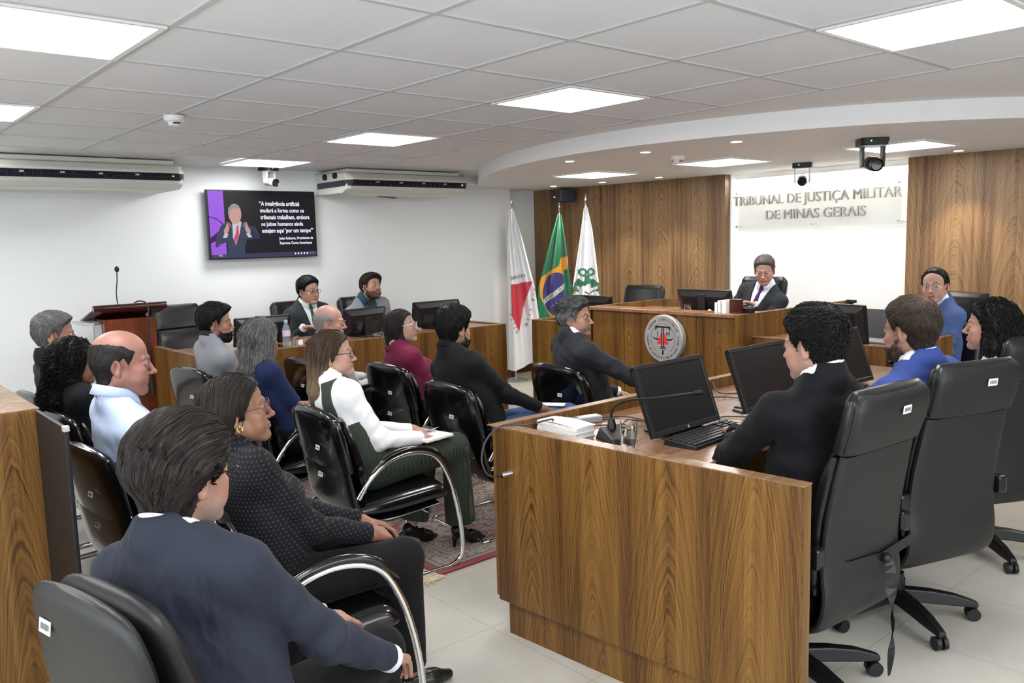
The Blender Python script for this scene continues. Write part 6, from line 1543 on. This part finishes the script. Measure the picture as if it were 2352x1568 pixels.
P_(8, label='woman with straight dark hair, clear glasses and a burgundy blouse', top=(1.42,2.44,1.235), seat=.455, yaw=-8, hyaw=-48, hp=10, hr=-4, lean=4, w=.90, bust=.01, skin=SK['p'], clothes='blouse', topname='blouse', cloth=cloth('burgundy blouse cloth',(.15,.012,.045)), stand=1, hair=1, line='woman', hair_col=(.034,.026,.025), thick=.008, style='down', nstr=1700, slen=(.14,.26), ssteps=12, srad=.0011, lift=.0025, seed=8, hs=.95,
   long=[((0,-.05,.02),(0,-.08,-.14),.072,.055),((.05,-.02,.0),(.055,.0,-.16),.035,.028),((-.05,-.03,.0),(-.055,-.05,-.16),.04,.035),((0,-.08,-.14),(-.03,-.10,-.25),.04,.02)], glasses=dict(m=mat('clear frame',(.6,.65,.7),.15),w=.026,h=.022,t=.0012), lips=(.45,.14,.14), res=.0028, hands={1:(.1,.3,.62),-1:(-.1,.3,.62)})
P_(7, label='man with short black hair and beard in a black shirt, seen from behind', top=(1.22,1.58,1.315), seat=.455, yaw=-4, hyaw=6, hp=-6, lean=5, w=1.06, skin=SK['m'], clothes='shirt', cloth=cloth('black shirt cotton',(.0045,.005,.007)), collar=1, collar_mat=suit_black, collar_h=.034, hair=1, line='man', hair_col=BLK, thick=.013, topadd=.006, quiff=.006, style='crown', nstr=2600, slen=(.02,.036), srad=.0011, lift=.004, bumps=.004, seed=7, beard='full', beard_n=700, beard_t=.006, res=.0028, trousers=cloth('blue denim',(.045,.08,.19)), hands={1:(.16,.34,.66),-1:(.06,.38,.66)}, knees={1:(.15,.53,.60),-1:(-.12,.47,.56)}, hcurl={1:.5,-1:.4}, ruddy=1.2)
P_(6, label='man with greying hair in a dark grey suit twisting round to his right', top=(2.10,1.46,1.312), seat=.455, yaw=-6, hyaw=-64, hp=2, hr=0, lean=5, twist=-14, w=1.18, skin=SK['m'], clothes='suit', cloth=suit_char, collar=0, hair=1, line='man', hair_col=(.030,.029,.030), grey=(np.array((.30,.30,.31)),.15,.45), thick=.013, topadd=.008, quiff=.004, style='back', nstr=2200, slen=(.025,.045), srad=.0011, lift=.004, seed=6, stubble=.18, beard='moustache', beard_w=.55, beard_t=.0015, F=dict(eye=.30,full=.005,nose=1.2), res=.0028, hands={1:(.50,.28,.74),-1:(-.1,.35,.62)}, elb={1:(.3,-.6,-.5),-1:(-.3,-.5,-.6)}, al=1.08, gaze=-10, browt=.005, seed2=1)
P_(11, label='young man with dark framed glasses, grey suit and green tie at the wall desk', top=(1.86,4.62,1.415), seat=.52, yaw=-86, hyaw=-76, hp=-2, lean=6, w=1.06, skin=SK['p'], clothes='suit', cloth=suit_grey, collar=1, tie=cloth('dark green tie silk',(.004,.075,.045),rough=.4), hair=1, line='man', hair_col=(.012,.010,.011), thick=.010, topadd=.008, quiff=.005, style='short', nstr=1500, slen=(.015,.03), srad=.0011, seed=11, glasses=dict(m=M['darkgloss'],w=.025,h=.014,t=.0016), res=.0028, hands={1:(.22,.28,.96),-1:(-.22,.28,.96)}, gaze=6)
P_(10, label='man with brown hair and beard in a light grey jacket at the wall desk', top=(2.52,4.62,1.415), seat=.52, yaw=-88, hyaw=-82, hp=12, hr=-12, hx=-.05, slean=-4, lean=2, w=1.10, skin=SK['m'], clothes='suit', cloth=suit_lg, shirt=cloth('dark teal shirt',(.02,.055,.085)), collar=1, tie=cloth('black tie silk',(.012,.016,.022),rough=.4), hair=1, line='man', hair_col=(.050,.030,.020), thick=.014, topadd=.008, quiff=.008, style='crown', nstr=1700, slen=(.03,.05), srad=.0012, lift=.004, seed=10, beard='full', beard_n=500, beard_w=.75, beard_t=.004, res=.0028, hands={1:(.24,.30,.95),-1:(-.20,.28,.96)}, gaze=10, gazep=5)
P_(1, label='man with short grey hair, dark suit and purple tie looking down at the judges bench', top=(4.78,1.77,1.495), seat=.60, yaw=181, hyaw=205, hp=-17, lean=4, w=1.05, skin=(.68,.42,.33), clothes='suit', cloth=suit_judge, collar=1, tie=cloth('purple tie silk',(.05,.015,.12),rough=.4), hair=1, line='man', hair_col=(.19,.165,.145), thick=.008, topadd=.004, style='short', nstr=1500, slen=(.01,.02), srad=.001, lift=.002, seed=21, F=dict(eye=.12,nose=1.0), res=.0028, hands={1:(.2,.26,1.07),-1:(-.2,.26,1.07)}, brow=(.2,.14,.1), feet={1:(.12,.4,.22),-1:(-.12,.4,.22)})
P_(2, label='smiling young man in a mid blue suit looking at the viewer', top=(4.45,.195,1.405), seat=.545, yaw=150, hyaw=186, hp=0, hr=5, lean=7, w=1.04, skin=SK['p'], clothes='suit', cloth=suit_blue2, collar=1, tie=cloth('dark tie silk',(.03,.03,.06),rough=.4), hair=1, line='recede', hair_col=(.010,.008,.009), thick=.006, topadd=.003, style='short', nstr=1500, slen=(.01,.018), srad=.0009, lift=.0015, seed=22, F=dict(eye=1.0,smile=1,open=1), res=.0026, hands={1:(.18,.3,.93),-1:(-.16,.3,.93)}, shf={}, browt=.0048, gaze=12)
P_(5, label='man with short black curly hair in a black suit at the right desk', top=(.985,-.80,1.425), seat=.50, yaw=84, hyaw=88, hp=-8, lean=7, w=1.06, skin=(.60,.37,.28), clothes='suit', cloth=suit_black, collar=1, hair=1, line='man', hair_col=(.010,.009,.009), thick=.014, topadd=.004, style='crown', nstr=4200, slen=(.02,.035), ssteps=8, srad=.0011, lift=.004, curl=.003, cfreq=300, bumps=.004, seed=5, res=.0024, al=1.08, shf={-1:.05,1:.04}, hands={-1:(.05,.38,.885),1:(.22,.40,.885)}, hdir={-1:(.5,.8,-.05),1:(-.4,.8,-.05)}, elb={-1:(-.9,.0,-.7),1:(.5,-.4,-.5)}, cres=.006, neckw=1.04)
P_(4, label='man with brown hair thinning at the crown and beard, in a royal blue jacket', top=(1.68,-.83,1.41), seat=.50, yaw=78, hyaw=80, hp=-8, lean=6, w=1.10, skin=SK['l'], clothes='suit', cloth=suit_blue, collar=1, hair=1, line='man', hair_col=(.085,.058,.042), thin=(.01,-.07,.105), thick=.009, topadd=.004, style='crown', nstr=3600, slen=(.018,.032), srad=.0009, lift=.003, bumps=.002, seed=4, beard='full', beard_n=900, beard_w=.75, beard_t=.004, beard_col=(.06,.04,.03), res=.0026, hands={-1:(-.12,.36,.885),1:(.14,.37,.885)}, elb={-1:(-.75,-.1,-.45),1:(.5,-.4,-.5)}, ruddy=1.2)
P_(3, label='woman with short black curly hair and white top at the right edge', top=(2.62,-.80,1.335), seat=.50, yaw=84, hyaw=102, hp=2, lean=4, w=.92, skin=SK['l'], clothes='blouse', topname='blouse', cloth=cloth('white blouse cloth',(.78,.80,.84)), hair=1, line='woman', hair_col=(.008,.007,.008), thick=.012, style='down', nstr=2000, slen=(.06,.15), ssteps=16, srad=.0014, lift=.004, curl=.004, cfreq=220, seed=3, bumps=.005, lb=.008, hs=.97, partx=.03,
   long=[((0,-.05,.02),(0,-.08,-.10),.078,.075),((.05,-.02,.0),(.065,-.01,-.10),.04,.04),((-.05,-.03,.0),(-.065,-.03,-.10),.045,.045)], res=.003, hands={-1:(-.12,.34,.885),1:(.14,.35,.885)})
# pinafore of the woman in green: dark straps and bodice over the white blouse
r14, g14 = whole[14]
def pinafore(p):
    q = np.stack([(p-g14['H'])@g14['r'],(p-g14['H'])@g14['v'],(p-g14['H'])@g14['u']],1); c1 = g14['c1']
    d = g14['torso'](p,.022); x = np.abs(q[:,0]); strap = np.where(q[:,2] > c1*.62, np.where(q[:,1]<0, np.abs(x-.085)-.038, np.abs(x-.09)-.022), -1.)
    d = smax(d, np.where(strap<-.5,-.02,strap), .006); return smax(smax(d, q[:,2]-(c1+.08), .01), -(q[:,2]+.06), .01)
np_mesh('pinafore_bodice', [mesh_sdf(pinafore, g14['H']-np.array([.35,.3,.12]), g14['H']+np.array([.35,.35,.62]), .0065)], cloth('dark green pinafore cloth',(.035,.045,.034),stripes=((.055,.07,.052),700)), r14)
# things held
def at_person(k, loc, rot): 
    root = whole[k][0]; m = Matrix.Translation(root.location) @ Matrix.Rotation(root.rotation_euler.z,4,'Z') @ Matrix.Translation(loc); return m
m = at_person(14, (.12,.34,.655), 0); nb_ = thing('notebook', 'open white notebook on the lap of the woman in green', 'notebook', m.translation, whole[14][0].rotation_euler.z+R(12))
MB().box((-.075,-.10,-.004),(.075,.10,.0)).build('cover', mat('cream card',(.6,.5,.36),.6), nb_); MB().box((-.073,-.098,0),(.073,.098,.010)).build('pages', M['paper'], nb_, bevel=.002)
MB().add([(-.07,-.09,.011),(-.02,-.09,.035),(-.02,.09,.035),(-.07,.09,.011)],[(0,1,2,3)]).build('lifted_page', M['paper'], nb_)
m = at_person(7, (.12,.44,.675), 0); p7 = thing('smartphone', 'white phone held by the man in the black shirt', 'phone', m.translation, whole[7][0].rotation_euler.z+R(-50))
MB().box((-.036,-.075,-.004),(.036,.075,.004)).build('body', M['whitep'], p7, bevel=.003); MB().box((-.033,-.071,.004),(.033,.071,.0046)).build('screen', M['paper'], p7)

tb = thing('tote_bag', 'small teal bag on the carpet beyond the man in the black shirt', 'bag', (1.78,1.78,.011), R(20))
MB().add([(-.10,-.04,0),(.10,-.04,0),(.10,.04,0),(-.10,.04,0),(-.12,-.012,.19),(.12,-.012,.19),(.12,.012,.19),(-.12,.012,.19)],[(3,2,1,0),(4,5,6,7),(0,1,5,4),(1,2,6,5),(2,3,7,6),(3,0,4,7)]).build('body', mat('teal fabric',(.0,.10,.095),.8), tb, bevel=.008)
MB().tube(smooth_path([(-.05,-.01,.18),(-.04,-.01,.26),(.04,-.01,.26),(.05,-.01,.18)]), .005).build('handle', mat('teal strap',(.0,.07,.07),.8), tb, smooth=True)
